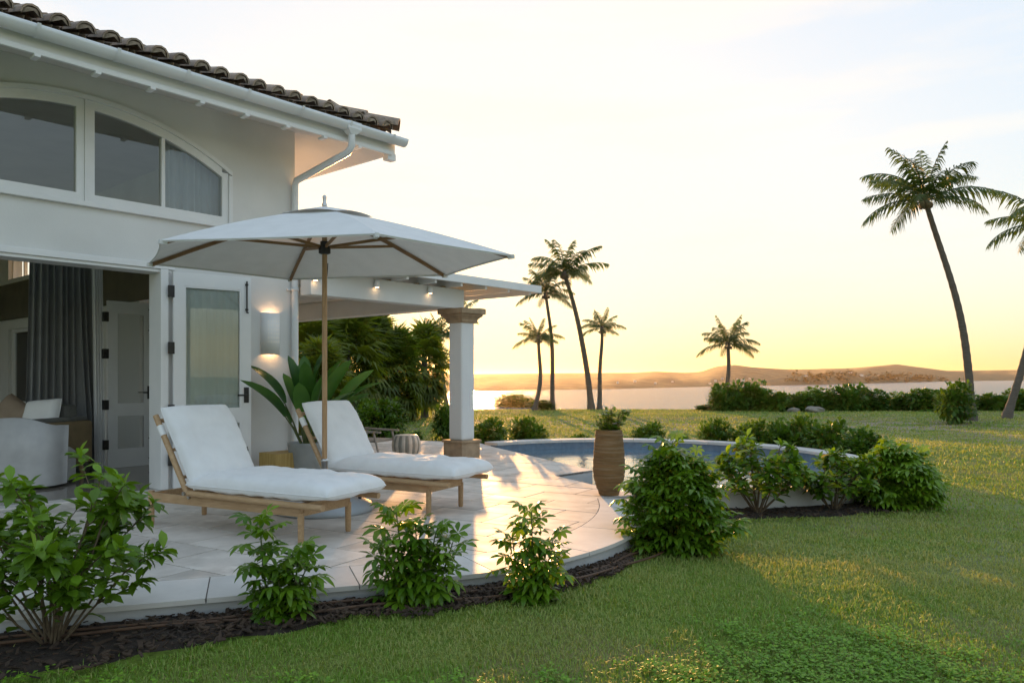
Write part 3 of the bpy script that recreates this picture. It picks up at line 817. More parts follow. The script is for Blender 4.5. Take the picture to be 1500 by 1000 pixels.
# ------------------------------------------------------------------ pergola on its pillar
def pergola():
    t = thing('pergola', 'white flat roofed pergola on a stone-capped pillar beside the villa', 'pergola', (8.29, 8.15, 0))
    zb, zt = 2.275, 2.565
    wb(MB().box(XC + .004, 8.27, 8.08, 8.30, zb, zt), 'front_beam', M['stucco'], t, .008)
    wb(MB().box(8.02, 8.268, 8.302, 13.6, zb + .002, zt), 'end_beam', M['stucco'], t, .008)
    wb(MB().box(XC + .004, 8.018, 13.3, 13.52, zb, zt), 'rear_beam', M['stucco'], t, .008)
    X1, Y0 = 9.72, 7.74
    zs = zt + .075
    wb(MB().box(XC + .06, X1, Y0, Y0 + .05, zs - .03, zs + .085), 'front_fascia', M['trim'], t, .006)
    wb(MB().box(X1 - .05, X1 - .001, Y0 + .051, 13.8, zs - .03, zs + .084), 'end_fascia', M['trim'], t, .006)
    wb(MB().box(XC + .06, X1 - .051, Y0 + .051, 13.8, zs + .045, zs + .075), 'roof_panel', M['frost'], t)
    k = 0; x = XC + .30
    while x < X1 - .1:
        wb(MB().box(x - .02, x + .02, Y0 + .052, 13.79, zt + .002, zs + .044), 'rafter', M['trim'], t); x += .52
    # small wooden packers over the beam
    x = 5.9
    while x < 8.2:
        wb(MB().box(x - .05, x + .05, 8.11, 8.27, zt + .001, zt + .02), 'packer', M['teak'], t); x += .5
    # pillar
    cx0, cx1, cy0, cy1 = 8.15, 8.43, 8.01, 8.29
    def ring(m): return (cx0 - m, cx1 + m, cy0 - m, cy1 + m)
    p = wb(MB().box(*ring(0), .30, 2.12), 'pillar', M['stucco'], t, .035, 3)
    wb(MB().box(*ring(.055), -.005, .265), 'plinth', M['coral'], p, .006)
    wb(MB().box(*ring(.075), .2655, .302), 'plinth_cap', M['coral'], p, .008)
    mb = MB()
    prof = [(.012, 2.06), (.03, 2.09), (.03, 2.115), (.06, 2.15), (.085, 2.165), (.085, 2.19), (.12, 2.20), (.12, 2.272)]
    for (m0, z0), (m1, z1) in zip(prof, prof[1:]):
        a, b = ring(m0), ring(m1)
        A = [(a[0],a[2],z0),(a[1],a[2],z0),(a[1],a[3],z0),(a[0],a[3],z0)]; B = [(b[0],b[2],z1),(b[1],b[2],z1),(b[1],b[3],z1),(b[0],b[3],z1)]
        mb.add(A + B, [(i, (i+1) % 4, 4 + (i+1) % 4, 4 + i) for i in range(4)])
    a, b = ring(.012), ring(.12)
    mb.add([(a[0],a[2],2.06),(a[1],a[2],2.06),(a[1],a[3],2.06),(a[0],a[3],2.06)], [(3,2,1,0)])
    mb.add([(b[0],b[2],2.272),(b[1],b[2],2.272),(b[1],b[3],2.272),(b[0],b[3],2.272)], [(0,1,2,3)])
    wb(mb, 'capital', M['coral'], p)
M['coral'] = mat('coral_stone', (.42,.30,.19), (.31,.215,.13), .85, 9, bump=.5, bscale=40, bdist=.006)
pergola()
for i, px in enumerate((459, 549, 627)):
    q = onY(px, 412, 8.08)
    lab = ['small white downlight on the pergola beam beside the house corner', 'small white downlight halfway along the pergola beam', 'small white downlight on the pergola beam next to the pillar'][i]
    t = thing('beam_light', lab, 'light', (q.x, 8.078, 2.49), 0, 'downlights on the pergola beam')
    MB().lathe([(.032,-.045),(.036,-.04),(.036,.045),(.03,.05)], 16, (0,-.045,0)).build('lamp_body', M['trim'], t)
    MB().box(-.015,.015,-.03,0,-.012,.012).build('lamp_bracket', M['trim'], t)
    MB().lathe([(.026,-.047),(.0265,-.0455)], 16, (0,-.045,0)).build('lens', M['lamp_glow'], t)
    ld = bpy.data.lights.new('beam_lamp', 'SPOT'); ld.energy = .22; ld.color = (1,.55,.25); ld.spot_size = R(75); ld.spot_blend = .6; ld.shadow_soft_size = .01
    lo = bpy.data.objects.new('beam_lamp', ld); lo.parent = t; lo.location = (0,-.045,-.05); lo.rotation_euler = (R(-16),0,0); col.objects.link(lo)

def sconce():
    q = onY(395, 489, YF); w, hh = .125, .255
    t = thing('wall_sconce', 'white half round plaster sconce lit on the house wall', 'light', (q.x, YF - .002, q.z))
    n = 12; vs = []
    for z in (-hh, hh):
        for rr in (1.0, .92):
            for k in range(n + 1):
                a = math.pi*k/n; vs.append((-w*rr*math.cos(a), -.10*rr*math.sin(a), z))
    m = n + 1; fs = []
    for k in range(n):
        fs += [(k, k+1, 2*m+k+1, 2*m+k), (m+k, 3*m+k, 3*m+k+1, m+k+1), (k, m+k, m+k+1, k+1), (2*m+k, 2*m+k+1, 3*m+k+1, 3*m+k)]
    MB().add(vs, fs, True).build('shade', M['sconce'], t)
    for i in range(5):
        for j in range(6):
            a = math.pi*(.32 + .36*i/4)
            x, y, z = -w*math.cos(a)*1.003, -.10*math.sin(a)*1.003, -.10 + .05*j
            MB().box(x-.003, x+.003, y-.001, y+.001, z-.003, z+.003).build('pinhole', M['pin_glow'], t)
    for s in (-1, 1):
        ld = bpy.data.lights.new('sconce_lamp', 'POINT'); ld.energy = .28; ld.color = (1,.56,.26); ld.shadow_soft_size = .02
        lo = bpy.data.objects.new('sconce_lamp', ld); lo.parent = t; lo.location = (0, -.045, s*.19); col.objects.link(lo)
sconce()

# ------------------------------------------------------------------ room behind the doors
def cushion_mesh(L, Wd, T, nx, ny, p=3.0, seed=0, wr=.006, pinch=.55, mtl=None, name='cushion', flat=.75, crease=()):
    """a stuffed cushion lying in xy, centred on x and y, resting on z = 0"""
    mb = MB(); vs = []; 
    def pt(i, j, side):
        u, v = -1 + 2*i/nx, -1 + 2*j/ny
        u2 = math.copysign(1 - (1 - abs(u))**1.35, u); v2 = math.copysign(1 - (1 - abs(v))**1.35, v)
        prof = max(0, (1 - abs(u2)**(p*2.4)) * (1 - abs(v2)**(p*2))) ** pinch
        x, y = u2*L/2, v2*Wd/2
        # corners pulled in a little
        c = (abs(u2)*abs(v2))**6
        x *= 1 - .012*c; y *= 1 - .02*c
        up = T*(1 - flat*.0)
        z = T*.36 + (T*.64*prof if side else -T*.36*prof)
        if side:
            for cx_, dp, wdt in crease: z -= dp*math.exp(-((x - cx_)/wdt)**2)*prof
        nz_ = mnoise.noise(Vector((x*4 + seed, y*4, side*9))) * .012 + mnoise.noise(Vector((x*11, y*9 + seed, side*5))) * wr
        ed = 1 - min(abs(1 - abs(u2))/.12, 1)*min(abs(1 - abs(v2))/.12, 1)
        nz_ += ed*.006*mnoise.noise(Vector((x*38 + seed, y*38, side*3)))
        z += nz_*min(1, prof*1.5)
        return (x, y, z)
    idx = {}
    for side in (0, 1):
        for i in range(nx + 1):
            for j in range(ny + 1):
                edge = i in (0, nx) or j in (0, ny)
                if edge and side == 1: idx[1, i, j] = idx[0, i, j]; continue
                idx[side, i, j] = len(vs); vs.append(pt(i, j, side))
    fs = []
    for side in (0, 1):
        for i in range(nx):
            for j in range(ny):
                q = (idx[side,i,j], idx[side,i+1,j], idx[side,i+1,j+1], idx[side,i,j+1])
                fs.append(q if side else q[::-1])
    mb.add(vs, fs, True)
    # piping round the seam
    loop = [vs[idx[0,i,0]] for i in range(nx)] + [vs[idx[0,nx,j]] for j in range(ny)] + [vs[idx[0,i,ny]] for i in range(nx,0,-1)] + [vs[idx[0,0,j]] for j in range(ny,0,-1)]
    mb.tube(loop + [loop[0]], .0045, 5, cap=False)
    return mb.mesh(name, mtl or M['cushion'])

def room():
    # grey curtain in deep folds
    t = thing('curtain', 'dark grey floor length curtain gathered inside the open doorway', 'curtain', (3.80, 11.22, .012))
    n = 110; vs = []
    for k in range(n + 1):
        s = k/n
        for q in range(7):
            h = q/6; spread = 1.0 + .22*(1 - h)**1.5
            x = (-.36 + .72*s)*spread + (.09*(1-h)**2 if s > .75 else 0); y = .055*math.sin(s*62 + .6*math.sin(s*9)) * (.75 + .35*(1-h)) + .02*math.sin(s*23)
            vs.append((x, y, h*3.6))
    MB().add(vs, [(7*k+q, 7*k+7+q, 7*k+8+q, 7*k+1+q) for k in range(n) for q in range(6)], True).build('drape', M['curtain'], t)
    MB().tube([(-.6,0,3.63),(.6,0,3.63)], .014, 8).build('rail', M['black'], t)
    t = thing('curtain', 'pale grey curtain edge hanging beside the open inner door', 'curtain', (4.13, 10.94, .012))
    vs = []
    for k in range(31):
        for q in range(2): vs.append((-.06 + .14*k/30 + (.05 if q == 0 else 0), .03*math.sin(k*.9), q*3.6))
    MB().add(vs, [(2*k, 2*k+2, 2*k+3, 2*k+1) for k in range(30)], True).build('drape', M['sconce'], t)
    # pale swivel armchair with a curved back towards the terrace
    def tub(name, label, loc, rz, w, d, h, m, leg, seat=.42):
        t = thing(name, label, 'chair', loc, rz)
        n = 22; ring = []
        def outline(f, off): 
            a = math.pi*(1.0 + f) ; ex = .55
            c, s_ = math.cos(a), math.sin(a)
            return (math.copysign(abs(c)**ex, c)*(w/2 - off), math.copysign(abs(s_)**ex, s_)*(d/2 - off))
        mb = MB(); z0 = .16 if leg else .03; vs = []
        for off, lst in ((0, 0), (.09, 1)):
            for zz in (z0, h*.5, h):
                for k in range(n + 1):
                    f = k/n; x, y = outline(f, off)
                    top = h - (.10 if zz == h else 0)*abs(math.cos(math.pi*f))**1.5
                    fl = 1 + .05*(zz/h)
                    vs.append((x*fl, y*fl, min(zz, top)))
        m_ = n + 1; fs = []
        for r in range(2):
            for k in range(n):
                fs.append((r*m_+k, r*m_+k+1, (r+1)*m_+k+1, (r+1)*m_+k)); b = 3*m_
                fs.append((b+r*m_+k, b+(r+1)*m_+k, b+(r+1)*m_+k+1, b+r*m_+k+1))
        for k in range(n): fs.append((2*m_+k, 2*m_+k+1, 5*m_+k+1, 5*m_+k))
        for e in (0, n): fs += [(e, m_+e, 4*m_+e, 3*m_+e), (m_+e, 2*m_+e, 5*m_+e, 4*m_+e)]
        mb.add(vs, fs, True); mb.build('back', m, t)
        link('seat_cushion', cushion_mesh(w*.8, d*.85, .17, 14, 14, mtl=m, name='seat_cushion'), t, (0, .05, seat - .15))
        MB().box(-w*.40, w*.40, -d*.34, d*.45, z0, seat - .14).build('base', m, t, .02)
        if leg:
            for sx in (-1, 1):
                for sy in (-1, 1): MB().tube([(sx*w*.36, sy*d*.36, .17), (sx*w*.40, sy*d*.40, 0)], [.026, .014], 10).build('leg', M['teak'], t)
        return t
    q = P(48, 712, .012); tub('armchair', 'pale grey upholstered tub armchair with its back to the terrace', (q.x + .02, q.y + .10, .012), R(-48), .80, .76, .79, M['white_up'], False)
    # sofa with a tan outer shell
    rz = R(-60)
    t = thing('sofa', 'dark grey sofa with tan end panels and wooden legs by the curtain', 'sofa', (3.00, 10.78, .012), rz)
    MB().box(-.68, .68, -.42, .42, .16, .36).build('base', M['grey_up'], t, .03)
    MB().box(-.68, .68, .24, .46, .361, .90).build('backrest', M['grey_up'], t, .07, 3)
    for sx in (-1, 1):
        MB().box(sx*.78 - .09, sx*.78 + .09, -.46, .48, .17, .70).build('arm', M['tan_up'], t, .05, 3)
        MB().box(sx*.76 - .07, sx*.76 + .07, -.40, .44, .69, .75).build('arm_pad', M['grey_up'], t, .03, 3)
        for sy in (-1, 1): MB().tube([(sx*.76, sy*.38, .18), (sx*.78, sy*.40, 0)], [.03, .016], 10).build('leg', M['teak'], t)
    for sx in (-1, 1): link('seat_cushion', cushion_mesh(.66, .64, .16, 14, 10, mtl=M['grey_up'], name='seat_cushion'), t, (sx*.34, -.1, .35))
    for x, m, r, lab in ((-.45, 'pillow', .2, 'beige square pillow leaning on the grey sofa'), (.05, 'pillow', -.5, 'tan square pillow standing on its corner on the sofa'), (.48, 'sconce', .1, 'white flat pillow propped on the grey sofa')):
        o = link('scatter_pillow', cushion_mesh(.46, .42, .15, 12, 12, mtl=M[m], name='scatter_pillow'), None)
        o.matrix_world = Matrix.Translation(t.location) @ Matrix.Rotation(rz, 4, 'Z') @ Matrix.Translation((x, .14, .74)) @ Matrix.Rotation(R(70), 4, 'X') @ Matrix.Rotation(r, 4, 'Z')
        tag(o, lab, 'pillow', 'scatter pillows on the sofa')
room()

# ------------------------------------------------------------------ sun loungers
def lounger(loc, rz, label):
    """x runs from head (0) to foot, legs at x = 0 and 1.64"""
    t = thing('sun_lounger', label, 'sun lounger', loc, rz, 'teak sun loungers under the umbrella')
    LW, LL, zr = .275, 1.64, .205
    for x in (0, LL):
        for s in (-1, 1):
            MB().tube([(x, s*LW, 0), (x, s*LW, .012), (x, s*LW, zr + (.088 if x == 0 else .03))], [.019, .023, .026], 12).build('leg', M['teak'], t)
    for s in (-1, 1):
        MB().box(.0, LL + .012, s*LW - .016, s*LW + .016, zr, zr + .075).build('side_rail', M['teak'], t, .006)
    for x in (0.0, LL): MB().box(x - .015, x + .015, -LW + .017, LW - .017, zr + .002, zr + .073).build('cross_rail', M['teak'], t, .005)
    hx, zp = .50, .312
    for s in (-1, 1):
        MB().tube([(hx, s*.335, zp), (LL + .26, s*.335, zp - .015)], .024, 12).build('seat_pole', M['teak'], t)
    for x in (hx + .08, 1.1, LL + .02):
        MB().box(x - .025, x + .025, -.33, .33, zp - .026, zp - .002).build('slat', M['teak'], t, .005)
    a = R(59); bl = .72
    dx, dz = -math.cos(a), math.sin(a)
    for s in (-1, 1):
        p = MB().tube([(hx, s*.335, zp), (hx + dx*bl, s*.335, zp + dz*bl)], .024, 12).build('back_pole', M['teak'], t)
        k = bl*.80
        MB().tube([(hx + dx*(k-.045), s*.335, zp + dz*(k-.045)), (hx + dx*(k+.045), s*.335, zp + dz*(k+.045))], .0285, 12).build('strap', M['strap'], p)
        MB().tube([(hx - .005, s*.30, zp), (hx - .005, s*.372, zp)], .016, 10).build('pivot', M['steel'], t)
        MB().bar((hx - .02, s*.30, zp - .05), (hx - .16, s*.30, zp + .16), .012, .02).build('back_stay', M['steel'], t)
    MB().tube([(hx + dx*bl*.93, -.33, zp + dz*bl*.93), (hx + dx*bl*.93, .33, zp + dz*bl*.93)], .018, 10).build('back_cross_bar', M['teak'], t)
    for k in (.2, .55): MB().tube([(hx + dx*bl*k, -.33, zp + dz*bl*k), (hx + dx*bl*k, .33, zp + dz*bl*k)], .014, 8).build('back_slat', M['teak'], t)
    link('seat_cushion', SEAT_C, t, (hx + .73, 0, zp + .012))
    bc = link('back_cushion', BACK_C, t)
    # back cushion: local x runs up the slope
    up = Vector((dx, 0, dz)); nrm = Vector((dz, 0, -dx))
    ctr = Vector((hx + .015, 0, zp + .03)) + up*(.345) + nrm*.012
    bc.matrix_local = Matrix((( up.x, 0, nrm.x, ctr.x), (up.y, -1, nrm.y, ctr.y), (up.z, 0, nrm.z, ctr.z), (0,0,0,1)))
    return t
SEAT_C = cushion_mesh(1.47, .72, .165, 72, 36, seed=3, pinch=.36, wr=.010, name='seat_cushion', crease=((-.62, .02, .05),))
BACK_C = cushion_mesh(.76, .69, .13, 44, 34, seed=8, pinch=.36, wr=.009, name='back_cushion', crease=((-.30, .012, .04),))
def place_lounger(front_mid, ang, label):
    d = Vector((math.sin(ang), -math.cos(ang)))
    h = Vector(front_mid) - d*1.64
    return lounger((h.x, h.y, .001), math.atan2(d.y, d.x), label)
place_lounger((3.565, 4.99), R(14.0), 'teak sun lounger with white cushions, set farther from the terracotta pot')
place_lounger((5.00, 5.13), R(13.0), 'teak sun lounger with white cushions, set between the umbrella and the pillar')

# ------------------------------------------------------------------ parasol
def umbrella():
    q = P(475.5, 747)
    t = thing('patio_umbrella', 'big white hexagonal canvas umbrella on a wooden pole', 'umbrella', (q.x, q.y, 0))
    D0, L0 = DL(q.x, q.y)
    zr, za = 2.35, 2.83
    rim = []
    for px, py in ((234,351),(552,341),(752,373),(654,402),(424,408),(217,385)):
        D = (zr - EYE)*F/(CY - py); w = W(D, D*(px - CX)/F)
        rim.append(Vector((w.x - q.x, w.y - q.y, zr)))
    c = sum(rim, Vector())/6; rim = [Vector((r.x - c.x, r.y - c.y, zr)) for r in rim]
    apex = Vector((0, 0, za))
    # canopy panels, edge cut in a shallow curve, cloth sagging between the ribs
    mb = MB(); nu, nv = 14, 10
    def cp(i, u, v, dz=0.0):
        a, b = rim[i], rim[(i+1) % 6]
        e = a.lerp(b, u); sag = 4*u*(1-u)
        p = apex.lerp(e, v)
        p.x *= 1 - .02*sag*v; p.y *= 1 - .02*sag*v
        p.z -= .03*sag*math.sin(v*math.pi)*v + dz
        p.z += .03*math.sin(v*math.pi)          # ribs bow up
        return p
    for i in range(6):
        vs = [cp(i, u/nu, .06 + .94*v/nv) for v in range(nv+1) for u in range(nu+1)]
        mb.add(vs, [(v*(nu+1)+u, (v+1)*(nu+1)+u, (v+1)*(nu+1)+u+1, v*(nu+1)+u+1) for v in range(nv) for u in range(nu)], True)
        hem = [cp(i, u/nu, 1.0) for u in range(nu+1)]
        mb.tube([h + Vector((0,0,-.004)) for h in hem], .006, 5)
        # short valance-free hem strip
        mb.add(hem + [h + Vector((0,0,-.016)) for h in hem], [(u, u+1, nu+2+u, nu+1+u) for u in range(nu)], True)
    can = mb.build('canopy', M['canopy'], t)
    vm = MB()
    for i in range(6):
        vs = []
        for v in range(5):
            for u in range(9):
                p = cp(i, u/8, .03 + .235*v/4); p.z += .022 + .03*(v/4)*4*(u/8)*(1-u/8) - .012*(v/4)
                vs.append(p)
        vm.add(vs, [(v*9+u, (v+1)*9+u, (v+1)*9+u+1, v*9+u+1) for v in range(4) for u in range(8)], True)
    vm.build('wind_vent', M['canopy'], can)
    MB().lathe([(.022,.0),(.024,.02),(.014,.04),(.018,.075),(.020,.09),(.010,.105),(.002,.11)], 14, (0,0,za+.02)).build('finial', M['steel'], t)
    MB().tube([(0,0,.30),(0,0,1.3),(0,0,2.72)], .024, 16).build('pole', M['pole'], t)
    hub = MB().lathe([(.03,-.07),(.055,-.06),(.055,.0),(.04,.01),(.04,.05)], 18, (0,0,2.47)); hub.build('runner_hub', M['black'], t)
    MB().lathe([(.05,0),(.06,.02),(.05,.06)], 18, (0,0,2.70)).build('crown_hub', M['rib'], t)
    for i in range(6):
        tip = rim[i].copy()
        pts = [apex.lerp(tip, v) + Vector((0,0,.03*math.sin(v*math.pi) - .028)) for v in (.05,.25,.5,.75,.985)]
        rb = MB()
        for a, b in zip(pts, pts[1:]): rb.bar(a, b, .024, .032)
        r = rb.build('rib', M['rib'], t)
        mid = apex.lerp(tip, .52) + Vector((0,0,-.012))
        d = (tip - apex); d.z = 0; d.normalize()
        MB().bar(Vector((d.x*.05, d.y*.05, 2.47)), mid, .018, .026).build('strut', M['rib'], r)
        MB().bar(tip + d*-.05 + Vector((0,0,-.02)), tip + d*.012 + Vector((0,0,-.014)), .032, .034).build('rib_end_pocket', M['canopy'], r)
    MB().tube([(.02,.0,2.36),(.035,.01,2.2),(.03,-.01,2.32)], .004, 5).build('cord', M['black'], t)
    MB().lathe([(.44,.0),(.455,.008),(.455,.03),(.435,.065),(.36,.105),(.22,.128),(.06,.135)], 48).build('base_disc', M['basegrey'], t)
    MB().lathe([(.05,.13),(.05,.15),(.03,.155),(.03,.45),(.034,.455),(.034,.48),(.026,.485)], 18).build('pole_sleeve', M['steel'], t)
    dd = W(0, 1).normalized()
    p = dd*.33
    MB().tube([(p.x,p.y,.10),(p.x,p.y,.17),(p.x+.05*dd.x,p.y+.05*dd.y,.19)], .016, 8).build('base_handle', M['black'], t)
umbrella()

# ------------------------------------------------------------------ small furniture and pots
def small_things():
    # wooden block table
    q = P(404, 711)
    t = tag(MB().box(-.0, .47, -.0, .36, 0, .36).build('block_table', M['stump'], None, .008, 2, loc=(q.x, q.y, .001)), 'solid yellow wood block table against the house wall', 'table')
    # ribbed ceramic stool
    q = P(595, 666)
    t = thing('garden_stool', 'drum shaped ceramic stool in grey and cream stripes', 'stool', (q.x, q.y, .001))
    prof = [(.17,0),(.19,.02),(.214,.08),(.225,.16),(.214,.24),(.19,.30),(.175,.315)]
    for k in range(24):
        a0, a1 = 2*math.pi*k/24, 2*math.pi*(k+1)/24
        vs = []; m = 5
        for r, z in prof:
            for j in range(m):
                a = a0 + (a1-a0)*j/(m-1); rr = r*(1 + .03*math.sin(math.pi*j/(m-1)))
                vs.append((rr*math.cos(a), rr*math.sin(a), z))
        MB().add(vs, [(i*m+j, i*m+j+1, (i+1)*m+j+1, (i+1)*m+j) for i in range(len(prof)-1) for j in range(m-1)], True).build('stripe', M['stripe_a'] if k % 2 else M['stripe_b'], t)
    MB().lathe([(.176,.3145),(.17,.322),(.05,.325)], 32).build('seat', M['stripe_b'], t)
    # taupe terrace armchair partly behind the lounger
    q = P(543, 668)
    t = thing('terrace_chair', 'taupe outdoor armchair half hidden behind the lounger backrest', 'chair', (q.x, q.y, .001), R(20))
    for sx in (-.28, .28):
        for sy, dx in ((-.28, -.05), (.28, .05)):
            MB().tube([(sx, sy + dx, 0), (sx, sy*.8, .42 if sy > 0 else .38)], [.014, .02], 8).build('leg', M['taupe'], t)
        MB().bar((sx, -.34, .40), (sx, .32, .42), .05, .028).build('armrest', M['taupe'], t)
    MB().box(-.26, .26, -.26, .26, .24, .275).build('seat', M['taupe'], t, .01)
    MB().bar((0, .30, .26), (0, .44, .60), .52, .03, up=(0,1,.2)).build('backrest', M['taupe'], t)
    # tall terracotta pot
    q = P(892, 724.5)
    t = thing('tall_pot', 'tall ridged terracotta pot of white flowers by the pool', 'pot', (q.x, q.y, .001))
    prof = [(.098,0),(.112,.015)]
    N = 46
    for k in range(N + 1):
        z = .02 + .66*k/N; h = z/.68
        r = .100 + .070*math.sin(min(1, h/.40)*math.pi/2)**1.0 if h < .40 else .170 - .030*((h-.40)/.60)**1.6
        r += .0025*math.sin(k*2.1) + .002*math.sin(k*5.3)
        prof.append((r, z))
    prof += [(.138,.69),(.128,.692),(.122,.66),(.12,.60)]
    MB().lathe(prof, 40).build('pot_body', M['terracotta'], t)
    MB().lathe([(.119,.63),(.02,.64)], 24).build('potting_soil', M['soil'], t)
    stems = MB(); lv = MB(); fl = MB()
    for k in range(34):
        a = random.uniform(0, 6.28); r = random.uniform(.02,.24); z = random.uniform(.74,.93)
        tip = Vector((r*math.cos(a), r*math.sin(a), z))
        stems.tube([(tip.x*.3, tip.y*.3, .62), tip*.75 + Vector((0,0,.2)), tip], .003, 4)
        for j in range(14):
            p = Vector((tip.x*.4, tip.y*.4, .66)).lerp(tip, random.random()) + Vector([random.uniform(-.025,.025) for _ in range(3)])
            leafquad(lv, p, Vector([random.uniform(-1,1), random.uniform(-1,1), random.uniform(-.2,1)]), .055, .022)
        if k % 2 == 0:
            for j in range(5):
                aa = j*1.257; d = Vector((math.cos(aa), math.sin(aa), .3)); leafquad(fl, tip + Vector((0,0,.005)), d, .030, .020)
    pl = thing('potted_plant', 'white flowering plant growing in the tall terracotta pot', 'plant', (q.x, q.y, .64))
    for nm, mb, m in (('stem', stems, 'green_stem'), ('foliage', lv, 'leaf_shrub'), ('blossom', fl, 'petal')):
        mb.build(nm, M[m], pl, loc=(0, 0, -.639))
def leafquad(mb, p, d, L, w, fold=.25, droop=.25):
    """one small folded leaf of four triangles-worth of faces"""
    d = Vector(d).normalized(); s = d.cross(Vector((0,0,1)))
    if s.length < .05: s = Vector((1,0,0))
    s.normalize(); u = s.cross(d)
    m = p + d*L*.55 - u*w*fold; e = p + d*L - Vector((0,0,L*droop))
    mb.add([p, m + s*w + u*w*fold, e, m - s*w + u*w*fold, m], [(0,1,4),(1,2,4),(2,3,4),(3,0,4)], False)
M['stripe_a'] = mat('glazed_grey', (.26,.27,.24), (.20,.21,.19), .3, 9)
M['stripe_b'] = mat('glazed_cream', (.60,.57,.50), (.50,.47,.41), .3, 9)
small_things()

# ------------------------------------------------------------------ leaves and plants
def leaf_mesh(name, L, w, m, curl=.25, fold=.3, widest=.6, stations=5):
    vs, fs = [], []
    for k in range(stations):
        s = k/(stations-1)
        ww = w*(math.sin(math.pi*min(1, s**(math.log(.5)/math.log(widest))))**.75) if 0 < s < 1 else (.06*w if k == 0 else 0.0)
        x = L*s; z = -curl*L*s*s
        vs += [(x, ww, z + fold*ww), (x, 0, z), (x, -ww, z + fold*ww)]
    for k in range(stations - 1):
        a = 3*k
        fs += [(a+1, a+4, a+3, a), (a+2, a+5, a+4, a+1)]
    return MB().add(vs, fs, True).mesh(name, m)
def palmate_mesh(name, n, L, w, m, pet, droop=.5):
    mb = MB()
    mb.tube([(0,0,0),(pet*.5,0,.02*pet),(pet,0,0)], .0022, 3, cap=False)
    for k in range(n):
        a = 2*math.pi*(k + .5)/n; ll = L*(.8 + .35*max(0, math.cos(a)))
        d = Vector((math.cos(a), math.sin(a), 0)); s = Vector((-d.y, d.x, 0)); o = Vector((pet, 0, 0))
        pts = []
        for t, ww in ((.08,.12),(.55,1.0),(.85,.62)):
            c = o + d*ll*t + Vector((0,0,.18*ll*t - droop*ll*t*t)); up = Vector((0,0,.25*w*ww))
            pts += [c + s*w*ww + up, c, c - s*w*ww + up]
        tip = o + d*ll + Vector((0,0,.18*ll - droop*ll))
        mb.add(pts + [tip], [(0,1,4,3),(1,2,5,4),(3,4,7,6),(4,5,8,7),(6,7,9),(7,8,9)], True)
    return mb.mesh(name, m)
def frame(p, d, roll=0.0, s=1.0):
    d = Vector(d).normalized(); z = Vector((0,0,1)); y = z.cross(d)
    if y.length < .05: y = Vector((0,1,0))
    y.normalize(); z = d.cross(y)
    mt = Matrix(((d.x,y.x,z.x,0),(d.y,y.y,z.y,0),(d.z,y.z,z.z,0),(0,0,0,1))) @ Matrix.Rotation(roll, 4, 'X')
    return Matrix.Translation(p) @ mt @ Matrix.Scale(s, 4)
OBO = [leaf_mesh('leaf', .085, .021, M['leaf_shrub'], c, .35, .62) for c in (.10,.28,.45)] + [leaf_mesh('leaf', .075, .019, M['leaf_tip'], c, .4, .6) for c in (.0,.2)]
PAL = [palmate_mesh('leaf', n, .075, .0155, M['leaf_umb'], pt, dr) for n, pt, dr in ((7,.07,.45),(8,.09,.6),(6,.06,.3),(8,.07,.8))]
YEL = leaf_mesh('leaf', .07, .022, M['yellow_leaf'], .3, .35)
